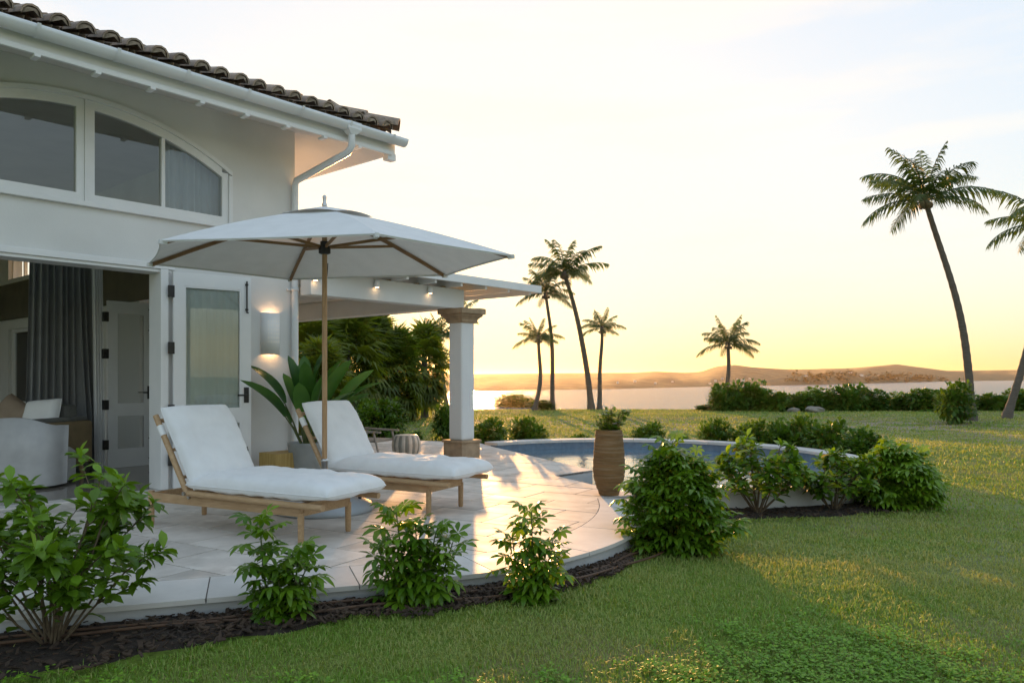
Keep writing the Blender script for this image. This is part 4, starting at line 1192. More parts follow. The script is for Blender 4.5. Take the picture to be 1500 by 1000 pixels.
def rosette_shrub(name, label, loc, w, h, nstem, budget, group=None, scale=1.0, yellow=0, lean=(0,0), seed=1, bare=.25):
    rs = random.Random(seed)
    t = thing(name, label, 'shrub', loc, 0, group)
    br = []
    for i in range(nstem):
        a = 2*math.pi*(i + rs.uniform(-.3,.3))/nstem
        rr = w/2*rs.uniform(.35, 1.0); hh = h*(1.02 - .55*(rr/(w/2))**2)*rs.uniform(.8,1.05)
        tip = Vector((rr*math.cos(a) + lean[0]*hh, rr*math.sin(a) + lean[1]*hh, hh))
        b = Vector((rs.uniform(-.03,.03), rs.uniform(-.03,.03), -.02))
        m1 = b.lerp(tip, .35) + Vector((rs.uniform(-.03,.03), rs.uniform(-.03,.03), h*.03)); m2 = b.lerp(tip, .7) + Vector((rs.uniform(-.03,.03), rs.uniform(-.03,.03), h*.05))
        br.append(([b, m1, m2, tip], .0065*scale))
        for k in range(3):
            st = m1.lerp(m2, rs.random()) if k < 2 else m2.lerp(tip, .3)
            aa = a + rs.uniform(-1.4, 1.4); ln = h*rs.uniform(.18,.34)
            tp = st + Vector((math.cos(aa)*ln*.8, math.sin(aa)*ln*.8, ln*rs.uniform(.35,.95)))
            br.append(([st, st.lerp(tp, .55) + Vector((0,0,-.01)), tp], .0036*scale))
    sm = MB()
    for pts, r in br: sm.tube(pts, [r*(1 - .6*i/(len(pts)-1)) for i in range(len(pts))], 5)
    sm.build('stem', M['twig'], t)
    spots = []
    for pts, r in br:
        tip, pre = pts[-1], pts[-2]; ax = (tip - pre).normalized()
        for k in range(7):
            a = k*2.4 + rs.random(); el = rs.uniform(.15, .95)
            side = ax.cross(Vector((1,.3,.2))).normalized(); side2 = ax.cross(side)
            d = ax*math.sin(el) + (side*math.cos(a) + side2*math.sin(a))*math.cos(el)
            spots.append((tip - ax*.006*k*scale, d, 3 if (k < 4 and el > .5) else 0))
        for s in np.linspace(bare, .95, 11):
            i = min(int(s*(len(pts)-1)), len(pts)-2); f = s*(len(pts)-1) - i
            p = pts[i].lerp(pts[i+1], f); a = rs.uniform(0, 6.28)
            spots.append((p, Vector((math.cos(a), math.sin(a), rs.uniform(-.25,.55))), 0))
    rs.shuffle(spots); rest = spots[budget:]; spots = spots[:budget]
    if rest:
        lm = MB()
        for p, d, k in rest:
            fm = frame(p, d, rs.uniform(-.5,.5), scale*rs.uniform(.75,1.2)); me = OBO[rs.randrange(5)]
            lm.add([fm @ v.co for v in me.vertices], [tuple(f.vertices) for f in me.polygons], True, 1 if me.materials[0] == M['leaf_tip'] else 0)
        tag(lm.build('foliage', [M['leaf_shrub'], M['leaf_tip']], t), None, None, None, 'stuff')
    for i, (p, d, k) in enumerate(spots):
        me = OBO[3 + rs.randrange(2)] if k == 3 else OBO[rs.randrange(3)]
        if i < yellow: me = YEL
        o = link('leaf', me, t); o.matrix_local = frame(p, d, rs.uniform(-.5,.5), scale*rs.uniform(.75,1.2))
    return t
def umbrella_shrub(name, label, loc, w, h, stems, budget, group=None, scale=1.0, seed=1, dense=False):
    """stems: (dx, dy, height) tips as fractions of w and h"""
    rs = random.Random(seed)
    t = thing(name, label, 'shrub', loc, 0, group)
    sm = MB(); spots = []
    for dx, dy, hh in stems:
        tip = Vector((dx*w, dy*w, hh*h)); b = Vector((dx*w*.35, dy*w*.35, -.03)); m = b.lerp(tip, .5) + Vector((rs.uniform(-.02,.02), rs.uniform(-.02,.02), 0))
        sm.tube([b, m, tip], [.008*scale, .006*scale, .003*scale], 5)
        for k in range(int(42*hh)):
            s = 1 - .93*(k/(42*hh))
            p = (b.lerp(m, s*2) if s < .5 else m.lerp(tip, s*2 - 1)); a = k*2.4 + rs.uniform(-.4,.4)
            el = .9*s**6 + rs.uniform(-.25,.3) - .1
            spots.append((p, Vector((math.cos(a), math.sin(a), el)), s))
    if dense:
        for k in range(760):
            a = rs.uniform(0, 6.28); z = rs.random()**.95; r = (1 - abs(2*z - .85)**2.6*.72)*math.sqrt(rs.uniform(.25,1))
            r *= 1 + .30*math.sin(a*3 + seed) * math.sin(z*7) + .22*math.sin(a*5 + seed*2 + z*9)
            p = Vector((r*w*.5*math.cos(a)*.84, r*w*.5*math.sin(a)*.84, (.02 + .80*z)*h*(1 + .14*math.sin(a*4 + seed))))
            spots.append((p, Vector((math.cos(a), math.sin(a), rs.uniform(-.3,.7))), z))
    sm.build('stem', M['green_stem'], t)
    rs.shuffle(spots)
    rest = spots[budget:]
    if rest:
        lm = MB()
        for p, d, s in rest:
            fm = frame(p, d, rs.uniform(-.4,.4), scale*rs.uniform(.75,1.15)); me = PAL[rs.randrange(4)]
            lm.add([fm @ v.co for v in me.vertices], [tuple(f.vertices) for f in me.polygons], True)
        tag(lm.build('foliage', M['leaf_umb'], t), None, None, None, 'stuff')
    for p, d, s in spots[:budget]:
        o = link('leaf', PAL[rs.randrange(4)], t); o.matrix_local = frame(p, d, rs.uniform(-.4,.4), scale*rs.uniform(.75,1.15))
    return t
q = G(78, 945)
rosette_shrub('leafy_shrub', 'large leafy shrub in the bed before the open doorway', (q.x, q.y, q.z), .98, .93, 22, 300, scale=1.15, seed=5, bare=.3, lean=(.05,-.02))
# low side branch of that shrub reaching over the terrace edge is part of the seeded shape
q = G(408, 908)
umbrella_shrub('umbrella_shrub', 'small upright shrub with one tall stem by the coping before the lounger', (q.x, q.y, q.z), .46, .56,
               [(-.02*RX-.22*RX, -.22*RY, 1.0), (.25*RX, .25*RY, .70), (.05, .1, .45), (.36*RX, .36*RY, .55), (-.08,-.1,.5)], 150, 'shrubs along the terrace edge', 1.1, 3)
q = G(608, 888)
umbrella_shrub('umbrella_shrub', 'wide bushy shrub between the two loungers at the terrace edge', (q.x, q.y, q.z), .62, .56,
               [(-.18*RX, -.18*RY, 1.0), (.20*RX, .20*RY, .80), (.36*RX, .36*RY, .68), (-.35*RX, -.35*RY, .62), (.05,.05,.85), (.1,-.1,.5), (-.1,.1,.4)], 230, 'shrubs along the terrace edge', 1.12, 4)
q = G(780, 878)
umbrella_shrub('umbrella_shrub', 'narrow pointed shrub where the terrace edge starts to curve', (q.x, q.y, q.z), .44, .54,
               [(-.02, .0, 1.0), (-.28*RX, -.28*RY, .72), (.28*RX, .28*RY, .66), (.05, -.1, .55), (-.1,.1,.45), (.3*RX,.3*RY,.35)], 180, 'shrubs along the terrace edge', 1.05, 9)
q = G(990, 806)
umbrella_shrub('umbrella_shrub', 'big dense shrub between the terracotta pot and the pool wall', (q.x, q.y, q.z), .74, .84,
               [(.1,.1,1.04), (-.2,.1,1.0), (.22*RX,.22*RY,.92), (-.25*RX,-.25*RY,.85), (.3*RX,.3*RY,.75)], 300, 'shrubs along the terrace edge', 1.15, 12, True)
q = G(1110, 752)
rosette_shrub('pool_shrub', 'open branched shrub with yellowing leaves against the white pool wall', (q.x, q.y, q.z), 1.0, .84, 15, 300, 'shrubs against the pool wall', 1.4, 5, seed=21, bare=.36)
q = G(1222, 748)
rosette_shrub('pool_shrub', 'spindly shrub with bare lower twigs against the white pool wall', (q.x, q.y, q.z), .92, .74, 14, 300, 'shrubs against the pool wall', 1.4, 2, seed=33, bare=.34)
q = G(1312, 742)
umbrella_shrub('umbrella_shrub', 'rounded dense shrub at the open end of the pool bed', (q.x, q.y, q.z), .92, .74,
               [(.1,.1,1.0), (-.15,.1,.95), (.3*RX,.3*RY,.85)], 300, 'shrubs against the pool wall', 1.35, 17, True)

# bushes farther off: one foliage mesh each
def bush_mesh(name, w, h, n, L, lw, m, seed, clumps=14):
    rs = random.Random(seed); mb = MB()
    cl = []
    for k in range(clumps):
        a = rs.uniform(0, 6.28); r = math.sqrt(rs.random())*w*.36; z = h*rs.uniform(.22,.80)*(1 - .35*(r/(w*.5))**2)
        cl.append((Vector((r*math.cos(a), r*math.sin(a), z)), rs.uniform(.16,.27)*min(w, h*1.3)))
    for k in range(n):
        c, r = cl[k % clumps]
        d = Vector((rs.gauss(0,1), rs.gauss(0,1), rs.gauss(0,1))).normalized()
        p = c + d*r*rs.uniform(.6,1.05); p.z = max(p.z, .01)
        dd = (d + Vector((rs.uniform(-.6,.6), rs.uniform(-.6,.6), rs.uniform(-.3,.7))))
        leafquad(mb, p, dd, L*rs.uniform(.7,1.3), lw*rs.uniform(.8,1.2))
    return mb.mesh(name, m)
BM = [bush_mesh('foliage', 1.0, .8, 1700, .12, .042, M['leaf_dark'], s, 22) for s in (1, 2, 3)]
STEM = MB()
for k in range(5):
    a = k*1.3; STEM.tube([(0,0,-.05),(.08*math.cos(a),.08*math.sin(a),.2),(.25*math.cos(a),.25*math.sin(a),.55)], [.018,.012,.005], 5)
STEM = STEM.mesh('stem', M['twig'])
def bush(label, px, py, wpx, hpx, k, group, name='garden_bush', loc=None):
    q = loc or G(px, py); D, L = DL(q.x, q.y)
    w = wpx*D/F; h = hpx*D/F
    t = thing(name, label, 'bush', (q.x, q.y, q.z), 0, group)
    link('foliage', BM[k % 3], t, None, (0,0,k*1.9), (w, w, h/.8)); link('stem', STEM, t, None, (0,0,k), (w, w, h/.8))
gB = 'bushes planted beyond the pool'
def poolside(px, r=4.15):
    """where the view column px crosses the far bed of the pool, radius r from its centre"""
    t = (px - CX)/F
    d = Vector((FX + t*RX, FY + t*RY))
    b = d.dot(PC); c = PC.length_squared - r*r; dd = d.length_squared
    D = (b + math.sqrt(max(0, b*b - dd*c)))/dd
    return Vector((d.x*D, d.y*D, gz(d.x*D, d.y*D)))
for i, (px, wpx, hpx, lab) in enumerate([
    (716, 50, 46, 'bush close beside the pillar, on its open side'), (770, 54, 44, 'bush beyond the pool, second from the pillar'), (850, 34, 22, 'low sprawling bush just behind the terracotta pot'),
    (949, 44, 38, 'rounded bush beyond the pool rim, just past the terracotta pot'), (994, 40, 24, 'lowest bush behind the pool coping'), (1050, 44, 44, 'pointed bush standing behind the pool coping'),
    (1097, 50, 46, 'bush beyond the pool with a flat top, beside the pointed bush'), (1133, 44, 46, 'narrow bush beyond the pool beside the flat topped one'), (1172, 60, 56, 'tall bush at the curve of the pool bed'),
    (1208, 62, 56, 'broad bush touching the tall one at the pool curve'), (1258, 66, 52, 'bush at the pool curve next to the rounded dense shrub')]):
    bush(lab, px, 0, wpx*1.12, hpx*1.2, i, gB, loc=poolside(px))
for i, (px, py, wpx, hpx, lab) in enumerate([(650, 645, 42, 52, 'bush half hidden behind the pillar'), (560, 648, 70, 62, 'dark bush behind the lounger backrest'), (606, 650, 26, 18, 'tiny bush behind the striped stool'),
    (532, 640, 60, 56, 'bush under the broad leaf plant')]):
    bush(lab, px, py, wpx, hpx, i + 1, 'bushes at the lawn side of the terrace')
bush('isolated bush on the lawn beside the tallest palm trunk', 1403, 621, 52, 60, 2, 'bushes near the shore')
bush('low bush at the shore around the curved palm trunks', 752, 600, 66, 22, 1, 'bushes near the shore')
bush('low bush at the shore behind the leaning palm trunk', 795, 600, 40, 14, 2, 'bushes near the shore')
bush('little bush at the seaward end of the hedge', 1032, 600.5, 30, 8, 0, 'bushes near the shore')
bush('small bush at the shore below the fan palms', 612, 600, 30, 12, 0, 'bushes near the shore')

# sea grape hedge along the shore: separate shrubs
GM = [bush_mesh('foliage', 2.2, 1.3, 3400, .20, .095, M['leaf_grape'], s, 34) for s in (11, 12, 13)]
hx = 1062; i = 0
while hx < 1530:
    D = 38.3 + .5*math.sin(i*2.1); hp = 36 - 8*((hx - 1062)/440) + 5*math.sin(i*1.7) + (5 if i in (0,1,5,6) else 0)
    q = W(D, D*(hx - CX)/F); q.z = gz(q.x, q.y) - .1
    lab = {0: 'sea grape shrub at the hedge end below the squat palm', 3: 'sea grape shrub behind the small dark boulder', 4: 'sea grape shrub behind the pale flat boulder',
           9: 'sea grape shrub behind the isolated lawn bush'}.get(i, 'round leaved sea grape shrub in the unbroken run of the shore hedge')
    t = thing('sea_grape_shrub', lab, 'shrub', q, 0, 'sea grape hedge along the shore')
    h = hp*D/F
    link('foliage', GM[i % 3], t, None, (0,0,i*1.3), (.92, .8, h/1.3)); link('stem', STEM, t, None, (0,0,i), (1.5,1.5,h/.9))
    hx += 36 + 6*math.sin(i*3.3); i += 1
def rock(px, py, s, lab):
    q = G(px, py); me = MB(); bm = bmesh.new(); bmesh.ops.create_icosphere(bm, subdivisions=3, radius=1)
    for v in bm.verts: v.co *= 1 + .35*mnoise.noise(v.co*1.2 + Vector((px,0,0))); v.co.z *= .55
    m = bpy.data.meshes.new('boulder'); bm.to_mesh(m); bm.free(); m.materials.append(M['rock'])
    o = link('boulder', m, None, (q.x, q.y, q.z + s*.2), None, (s*1.3, s, s)); tag(o, lab, 'rock')
rock(1194, 603.5, .38, 'pale flat boulder at the foot of the sea grape hedge')
rock(1163, 603, .28, 'small dark boulder at the foot of the sea grape hedge')

# broad leaved plant in a grey planter at the house corner
def broad_plant():
    q = W(9.15, 9.15*(449 - CX)/F)
    pt = thing('planter', 'round grey planter at the house corner behind the lounger', 'planter', (q.x, q.y, .001))
    MB().lathe([(.15,0),(.17,.02),(.22,.44),(.22,.47),(.20,.47),(.19,.40)], 32).build('pot_body', M['planter'], pt)
    MB().lathe([(.192,.415),(.03,.42)], 24).build('potting_soil', M['soil'], pt)
    t = thing('broad_leaf_plant', 'green plant with broad paddle leaves in the grey planter', 'plant', (q.x, q.y, .42))
    def paddle(L, w, curl):
        vs, fs = [], []; n = 9
        for k in range(n):
            s = k/(n-1); ww = w*(math.sin(math.pi*(s*.93 + .05))**.6) if k < n-1 else .004
            vs += [(L*s, ww, -curl*L*s*s + .30*ww), (L*s, 0, -curl*L*s*s), (L*s, -ww, -curl*L*s*s + .30*ww)]
        for k in range(n-1):
            a = 3*k; fs += [(a+1,a+4,a+3,a),(a+2,a+5,a+4,a+1)]
        return MB().add(vs, fs, True).mesh('leaf', M['leaf_banana'])
    PD = [paddle(.62,.105,.28), paddle(.55,.115,.12), paddle(.66,.095,.5)]
    rs = random.Random(4)
    # tip targets: photo column offset, height, depth offset
    for i, (dl, z, dd, k) in enumerate([(-.20,1.55,0,1),(-.05,1.45,.1,0),(-.42,1.30,-.1,2),(-.38,1.0,-.2,2),(-.30,.85,-.1,0),(.10,1.50,.05,0),(.30,1.40,.05,0),(.42,1.30,-.1,0),(.55,1.05,0,2),(.22,1.15,-.2,1),(.05,1.2,-.15,0),
                                        (-.12,1.2,.2,1),(.45,.9,.1,2),(.30,.85,-.2,2),(.15,1.62,.1,1),(-.25,1.15,.2,0),(.62,1.22,.15,0),(.0,.95,-.25,1)]):
        lat = W(dd, dl); base = Vector((lat.x*.12, lat.y*.12, 0)); z -= .42
        tip = Vector((lat.x, lat.y, z)); d = (tip - base); 
        hinge = base + d*.52 + Vector((0,0,.06)); 
        sm = MB().tube([base, base.lerp(hinge, .5) + Vector((0,0,.03)), hinge], [.012,.010,.007], 6).build('leaf_stalk', M['green_stem'], t)
        o = link('leaf', PD[k], t); dirn = (tip - hinge); dirn.z += .12
        o.matrix_local = frame(hinge, dirn, rs.uniform(-.7,.7), rs.uniform(.8,1.0))
broad_plant()

# ------------------------------------------------------------------ palms
def frond_mesh(e0, curv, seed, n=34, m=None):
    rs = random.Random(seed); mb = MB()
    pts = []; x = z = 0.0; ns = 16
    for k in range(ns + 1):
        s = k/ns; pts.append(Vector((x, 0, z))); a = e0 - curv*s**1.3
        x += math.cos(a)/ns; z += math.sin(a)/ns
    mb.tube(pts, [.014*(1 - .85*k/ns) for k in range(ns+1)], 4, cap=False)
    for k in range(n):
        s = .13 + .87*k/(n-1); i = min(int(s*ns), ns-1); f = s*ns - i
        p = pts[i].lerp(pts[i+1], f); d = (pts[i+1]-pts[i]).normalized()
        ln = .25*math.sin(math.pi*(.14 + .80*s))**.7*rs.uniform(.85,1.12)
        for sd in (-1, 1):
            up = Vector((0, 1, 0)).cross(d) * -1
            v = (Vector((0, sd, 0))*.62 + d*.60 + Vector((0,0,1))*rs.uniform(-.75,-.05)).normalized()
            mid = p + v*ln*.5; tip = p + v*ln + Vector((0,0,-ln*rs.uniform(.15,.6)))
            wv = d*.0125
            mb.add([p - wv*.6, p + wv*.6, mid + wv, tip, mid - wv], [(0,1,2,4),(4,2,3)], False)
    return mb.mesh('frond', m or M['frond'])
FR = [(e, [frond_mesh(R(e), R(c), 10*e + c + k) for k, c in enumerate(cs)]) for e, cs in ((80,(25,50)),(56,(45,75)),(30,(45,70)),(6,(40,62)),(-22,(30,45)))]
NUT = MB().lathe([(.01,-.11),(.07,-.08),(.09,0),(.07,.08),(.01,.11)], 8).mesh('coconut', M['twig'])
def palm(label, base, crown, cpx, D, seed, nf=22, r0=.17, bend=0.0, wind=0.0):
    """base / crown: photo points of trunk foot and crown centre, D: distance, cpx: crown radius in photo pixels"""
    rs = random.Random(seed)
    b = W(D, D*(base[0]-CX)/F); b.z = gz(b.x, b.y)
    c = W(D, D*(crown[0]-CX)/F, EYE + (CY - crown[1])/F*D)
    t = thing('palm_tree', label, 'palm tree', b, 0, 'coconut palms along the shore')
    v = c - b; lat = W(0, 1)
    n = 44; pts, rad = [], []
    for k in range(n + 1):
        s = k/n
        p = v*s + lat*(bend*math.sin(math.pi*s) * v.length) + W(.02*math.sin(s*9 + seed), .05*math.sin(s*7 + seed*2))*s
        p.z -= (.15 if k == 0 else 0)
        pts.append(p); rad.append(r0*(1 - .42*s + .45*max(0, 1 - s*9)**2)*(1 + (.05 if k % 2 else -.03)))
    MB().tube(pts, rad, 10).build('trunk', M['palmtrunk'], t)
    top = pts[-1]
    R_ = cpx*D/F
    for k in range(nf):
        f = k/nf
        e = 0 if f < .16 else 1 if f < .42 else 2 if f < .74 else 3 if f < .95 else 4
        az = k*2.39996 + rs.uniform(-.25,.25)
        me = FR[e][1][rs.randrange(2)]
        sc = R_*1.05*rs.uniform(.88,1.12)*(.86 if e == 0 else .8 if e == 4 else 1)
        o = link('frond', me, t, top + Vector((0,0,.05)), (rs.uniform(-.25,.25), 0, az), sc)
    for k in range(5):
        a = k*1.3; link('coconut', NUT, t, top + Vector((.16*math.cos(a), .16*math.sin(a), -.12)), None, R_/2.2)
    # fibrous crown shaft
    MB().tube([top - Vector((0,0,.25)), top, top + Vector((0,0,.22))], [r0*.62, r0*.95, r0*.5], 10).build('crown_shaft', M['palmtrunk'], t)
palm('tallest palm leaning over the shore in a smooth curve', (866,600), (826,402), 60, 39.5, 1, 18, .165, .035)
palm('slim straight palm standing beside the tallest curved one', (809,600), (801,432), 46, 39.2, 2, 17, .125, .02)
palm('short palm with thin drooping fronds beside the slim straight palm', (783,600), (788,497), 36, 38.5, 3, 16, .13, .06)
palm('short straight palm with a small crown past the tallest palm', (878,600), (881,483), 36, 39.6, 4, 15, .13, .0)
palm('squat palm rising behind the seaward end of the hedge', (1054,600), (1068,506), 47, 41.5, 5, 17, .15, .03)
palm('tall palm with a long bent trunk on the open lawn', (1424,620), (1356,296), 98, 28.5, 6, 18, .155, .045)
palm('palm with leaning trunk past the hedge, beside the long bent one', (1474,613), (1538,330), 94, 30.5, 7, 17, .155, .03)
palm('palm half hidden behind the pillar', (655,600), (645,494), 38, 38.0, 8, 18, .13, -.02)
palm('palm whose crown shows above the pillar capital', (676,600), (673,462), 34, 39.0, 9, 16, .13, 0)

# fan palms behind the pergola
def fan_leaf(seed):
    rs = random.Random(seed); mb = MB()
    mb.tube([(0,0,0),(.25,0,.05),(.5,0,.05)], .012, 4, cap=False)
    n = 17; c = Vector((.5,0,.05))
    for k in range(n):
        a = R(-125 + 250*k/(n-1)); L = .52*(.75 + .3*math.cos(a*.6))*rs.uniform(.9,1.1)
        d = Vector((math.cos(a), math.sin(a), 0)); s = Vector((-d.y, d.x, 0))
        m = c + d*L*.55 + Vector((0,0,.04 + .015*(k % 2))); tip = c + d*L + Vector((0,0,-.16*rs.uniform(.5,1.4)))
        mb.add([c, m + s*.042, tip, m - s*.042], [(0,1,2,3)], False)
    return mb.mesh('leaf', M['fan'])
FAN = [fan_leaf(s) for s in (1,2,3)]
def fan_palm(label, px, base_py, top_py, wpx, D, seed, nl, low=.15):
    rs = random.Random(seed)
    b = W(D, D*(px-CX)/F); b.z = gz(b.x, b.y)
    h = EYE + (CY - top_py)/F*D - b.z; w = wpx*D/F
    t = thing('fan_palm', label, 'palm tree', b, 0, 'fan palms behind the pergola')
    MB().tube([(0,0,-.1),(.03,0,h*.4),(0,.02,h*.75)], [.16,.13,.11], 10).build('trunk', M['palmtrunk'], t)
    for k in range(nl):
        f = (k + .5)/nl; az = k*2.39996 + rs.uniform(-.3,.3)
        el = R(82 - 150*f) ; zc = h*(.82 - (.58 - low)*f) 
        s = w*.5/.92*rs.uniform(.75,1.05)
        s = min(s, h*.46)
        d = Vector((math.cos(az)*math.cos(el), math.sin(az)*math.cos(el), math.sin(el)))
        o = link('leaf', FAN[rs.randrange(3)], t); o.matrix_local = frame(Vector((0,0,zc)), d, rs.uniform(-.5,.5), s)
fan_palm('tall fan palm beside the house corner', 452, 600, 470, 150, 24, 1, 84, .0)
fan_palm('bushy fan palm behind the umbrella pole', 508, 600, 462, 140, 26, 2, 84, .0)
fan_palm('spiky topped fan palm under the pergola end beam', 546, 600, 468, 105, 28, 3, 84, .0)
fan_palm('rounded fan palm with skirt of old fronds', 580, 600, 500, 110, 29, 4, 84, .0)
fan_palm('small fan palm with visible trunk nearest the pillar', 622, 600, 494, 96, 31, 5, 76, .15)
fan_palm('low fan palm filling the gap by the planter', 470, 605, 520, 130, 21, 6, 84, .0)
fan_palm('fan palm seen through the room side opening', 238, 610, 470, 150, 17, 7, 36, .0)
o = MB().lathe([(.9,0),(.95,.1),(.7,.55),(.25,.8),(.02,.85)], 24).build('garden_boulder', M['rock'], None, loc=None)
q = G(549, 601); o.location = (q.x, q.y, q.z - .1); o.scale = (.5,.45,.75); tag(o, 'pale rounded stone in front of the fan palms', 'rock')

# ------------------------------------------------------------------ planting beds, hoses
EV = [Vector(p) for p in EDGE]
def edge_dist(x, y):
    """distance outside the curved terrace edge (negative on the terrace) and the arc position"""
    p = Vector((x, y)); best = (1e9, 0, 1)
    for i in range(len(EV) - 1):
        a, b = EV[i], EV[i+1]; ab = b - a
        t = min(1, max(0, (p - a).dot(ab)/ab.length_squared)); q = a + ab*t; d = (p - q).length
        if d < best[0]: best = (d, i + t, 1 if ab.x*(p.y-q.y) - ab.y*(p.x-q.x) < 0 else -1)
    return best[0]*best[2], best[1]
def bed_width(x, y):
    n = .09*mnoise.noise(Vector((x*1.7, y*1.7, 0))) + .05*mnoise.noise(Vector((x*6, y*6, 2)))
    return .33 + .36*(1 - sstep(1.2, 3.0, x)) - .08*sstep(3.4, 4.4, x) - .14*sstep(4.4, 5.2, x) + .28*sstep(5.3, 6.2, x) + n
def in_bed(x, y):
    d, s = edge_dist(x, y)
    if 0 < d < bed_width(x, y) and x < 7.2: return True
    r = (Vector((x, y)) - PC).length
    n = .12*mnoise.noise(Vector((x*1.5, y*1.5, 4))) + .05*mnoise.noise(Vector((x*6, y*6, 2)))
    if PR - .05 < r < PR + .62 + n: return True
    return False
SLAB = EDGE + POOLSIDE + [(-2.0, 14.5)]
def in_poly(x, y, poly):
    c = False; n = len(poly); j = n - 1
    for i in range(n):
        if (poly[i][1] > y) != (poly[j][1] > y) and x < (poly[j][0]-poly[i][0])*(y-poly[i][1])/(poly[j][1]-poly[i][1]) + poly[i][0]: c = not c
        j = i
    return c
def beds():
    # soil strip along the terrace
    vs, fs = [], []; n = 160; acc = np.linspace(0, len(EV) - 1.001, n)
    offs = offset(EDGE, -1.0)
    rows = 7
    for s in acc:
        i = int(s); f = s - i; p = EV[i].lerp(EV[i+1], f); o = (Vector(offs[i]).lerp(Vector(offs[i+1]), f) - p).normalized()
        bw = bed_width(p.x + o.x*.4, p.y + o.y*.4)
        for r in range(rows):
            q = p + o*(bw*1.04*r/(rows-1) - .02)
            vs.append((q.x, q.y, gz(q.x, q.y) + (.02 if r < rows-1 else -.02) + .012*mnoise.noise(Vector((q.x*7, q.y*7, 0)))))
    fs = [(i*rows+r, i*rows+r+1, (i+1)*rows+r+1, (i+1)*rows+r) for i in range(n-1) for r in range(rows-1)]
    tag(MB().add(vs, [f[::-1] for f in fs], True).build('planting_bed', M['soil']), 'dark soil bed along the terrace edge', None, None, 'structure')
    vs = []; n = 150
    for k in range(n + 1):
        a = R(-158 + 290*k/n)
        for r in range(rows):
            x0, y0 = PC.x + 4.2*math.cos(a), PC.y + 4.2*math.sin(a)
            wd = .64 + .12*mnoise.noise(Vector((x0*1.5, y0*1.5, 4)))
            rr = PR - .03 + wd*r/(rows-1); x, y = PC.x + rr*math.cos(a), PC.y + rr*math.sin(a)
            vs.append((x, y, gz(x, y) + (.02 if r < rows-1 else -.02) + .012*mnoise.noise(Vector((x*7, y*7, 0)))))
    fs = [(i*rows+r, i*rows+r+1, (i+1)*rows+r+1, (i+1)*rows+r) for i in range(n) for r in range(rows-1)]
    tag(MB().add(vs, [f[::-1] for f in fs], True).build('planting_bed', M['soil']), 'dark soil bed round the pool wall', None, None, 'structure')
    # bark chips
    rs = random.Random(3); mb = MB(); cnt = 0
    while cnt < 5200:
        if rs.random() < .7:
            i = rs.randrange(len(EV) - 1); p = EV[i].lerp(EV[i+1], rs.random()); o = Vector(offs[i]) - EV[i]; o.normalize()
            q = p + o*rs.random()*bed_width(p.x, p.y)*1.12
        else:
            a = R(rs.uniform(-150, 20)); r = PR + .02 + .68*rs.random(); q = Vector((PC.x + r*math.cos(a), PC.y + r*math.sin(a)))
        D, L = DL(q.x, q.y)
        if D < 2.5 or L < -.8*D: continue
        if in_poly(q.x, q.y, SLAB): continue
        cnt += 1
        s = rs.uniform(.008, .026); a = rs.uniform(0, 6.28); z = gz(q.x, q.y) + .024 + rs.uniform(0, .02)
        d = Vector((math.cos(a), math.sin(a), rs.uniform(-.5,.5)))*s; e = Vector((-math.sin(a), math.cos(a), rs.uniform(-.5,.5)))*s*rs.uniform(.3,.6); c = Vector((q.x, q.y, z)); u = Vector((0,0,.003))
        mb.add([c-d-e, c+d-e*.6, c+d*.8+e, c-d+e, c-d-e-u*2, c+d-e*.6-u*2, c+d*.8+e-u*2, c-d+e-u*2], [(0,1,2,3),(0,4,5,1),(1,5,6,2),(2,6,7,3),(3,7,4,0)])
    tag(mb.build('bark_chips', M['chip']), 'dark bark chips scattered over the planting beds', 'mulch', None, 'stuff')
    # two drip hoses lying on the bed
    for j, (d0, r, lab, s0, s1) in enumerate(((.13, .0085, 'brown drip hose lying close to the terrace wall', .10, .86), (.24, .0085, 'brown drip hose lying on the lawn side of the bed', .10, .995))):
        pts = []
        for k in range(90):
            s = (s0 + (s1-s0)*k/89)*(len(EV) - 1.001); i = int(s); f = s - i; p = EV[i].lerp(EV[i+1], f); o = (Vector(offs[i]).lerp(Vector(offs[i+1]), f) - p).normalized()
            q = p + o*(d0 + .03*math.sin(k*.17 + j*2) + .02*math.sin(k*.43)); pts.append((q.x, q.y, gz(q.x, q.y) + .036 + .006*math.sin(k*.3)))
        tag(MB().tube(pts, r, 7).build('drip_hose', M['hose']), lab, 'hose')
beds()

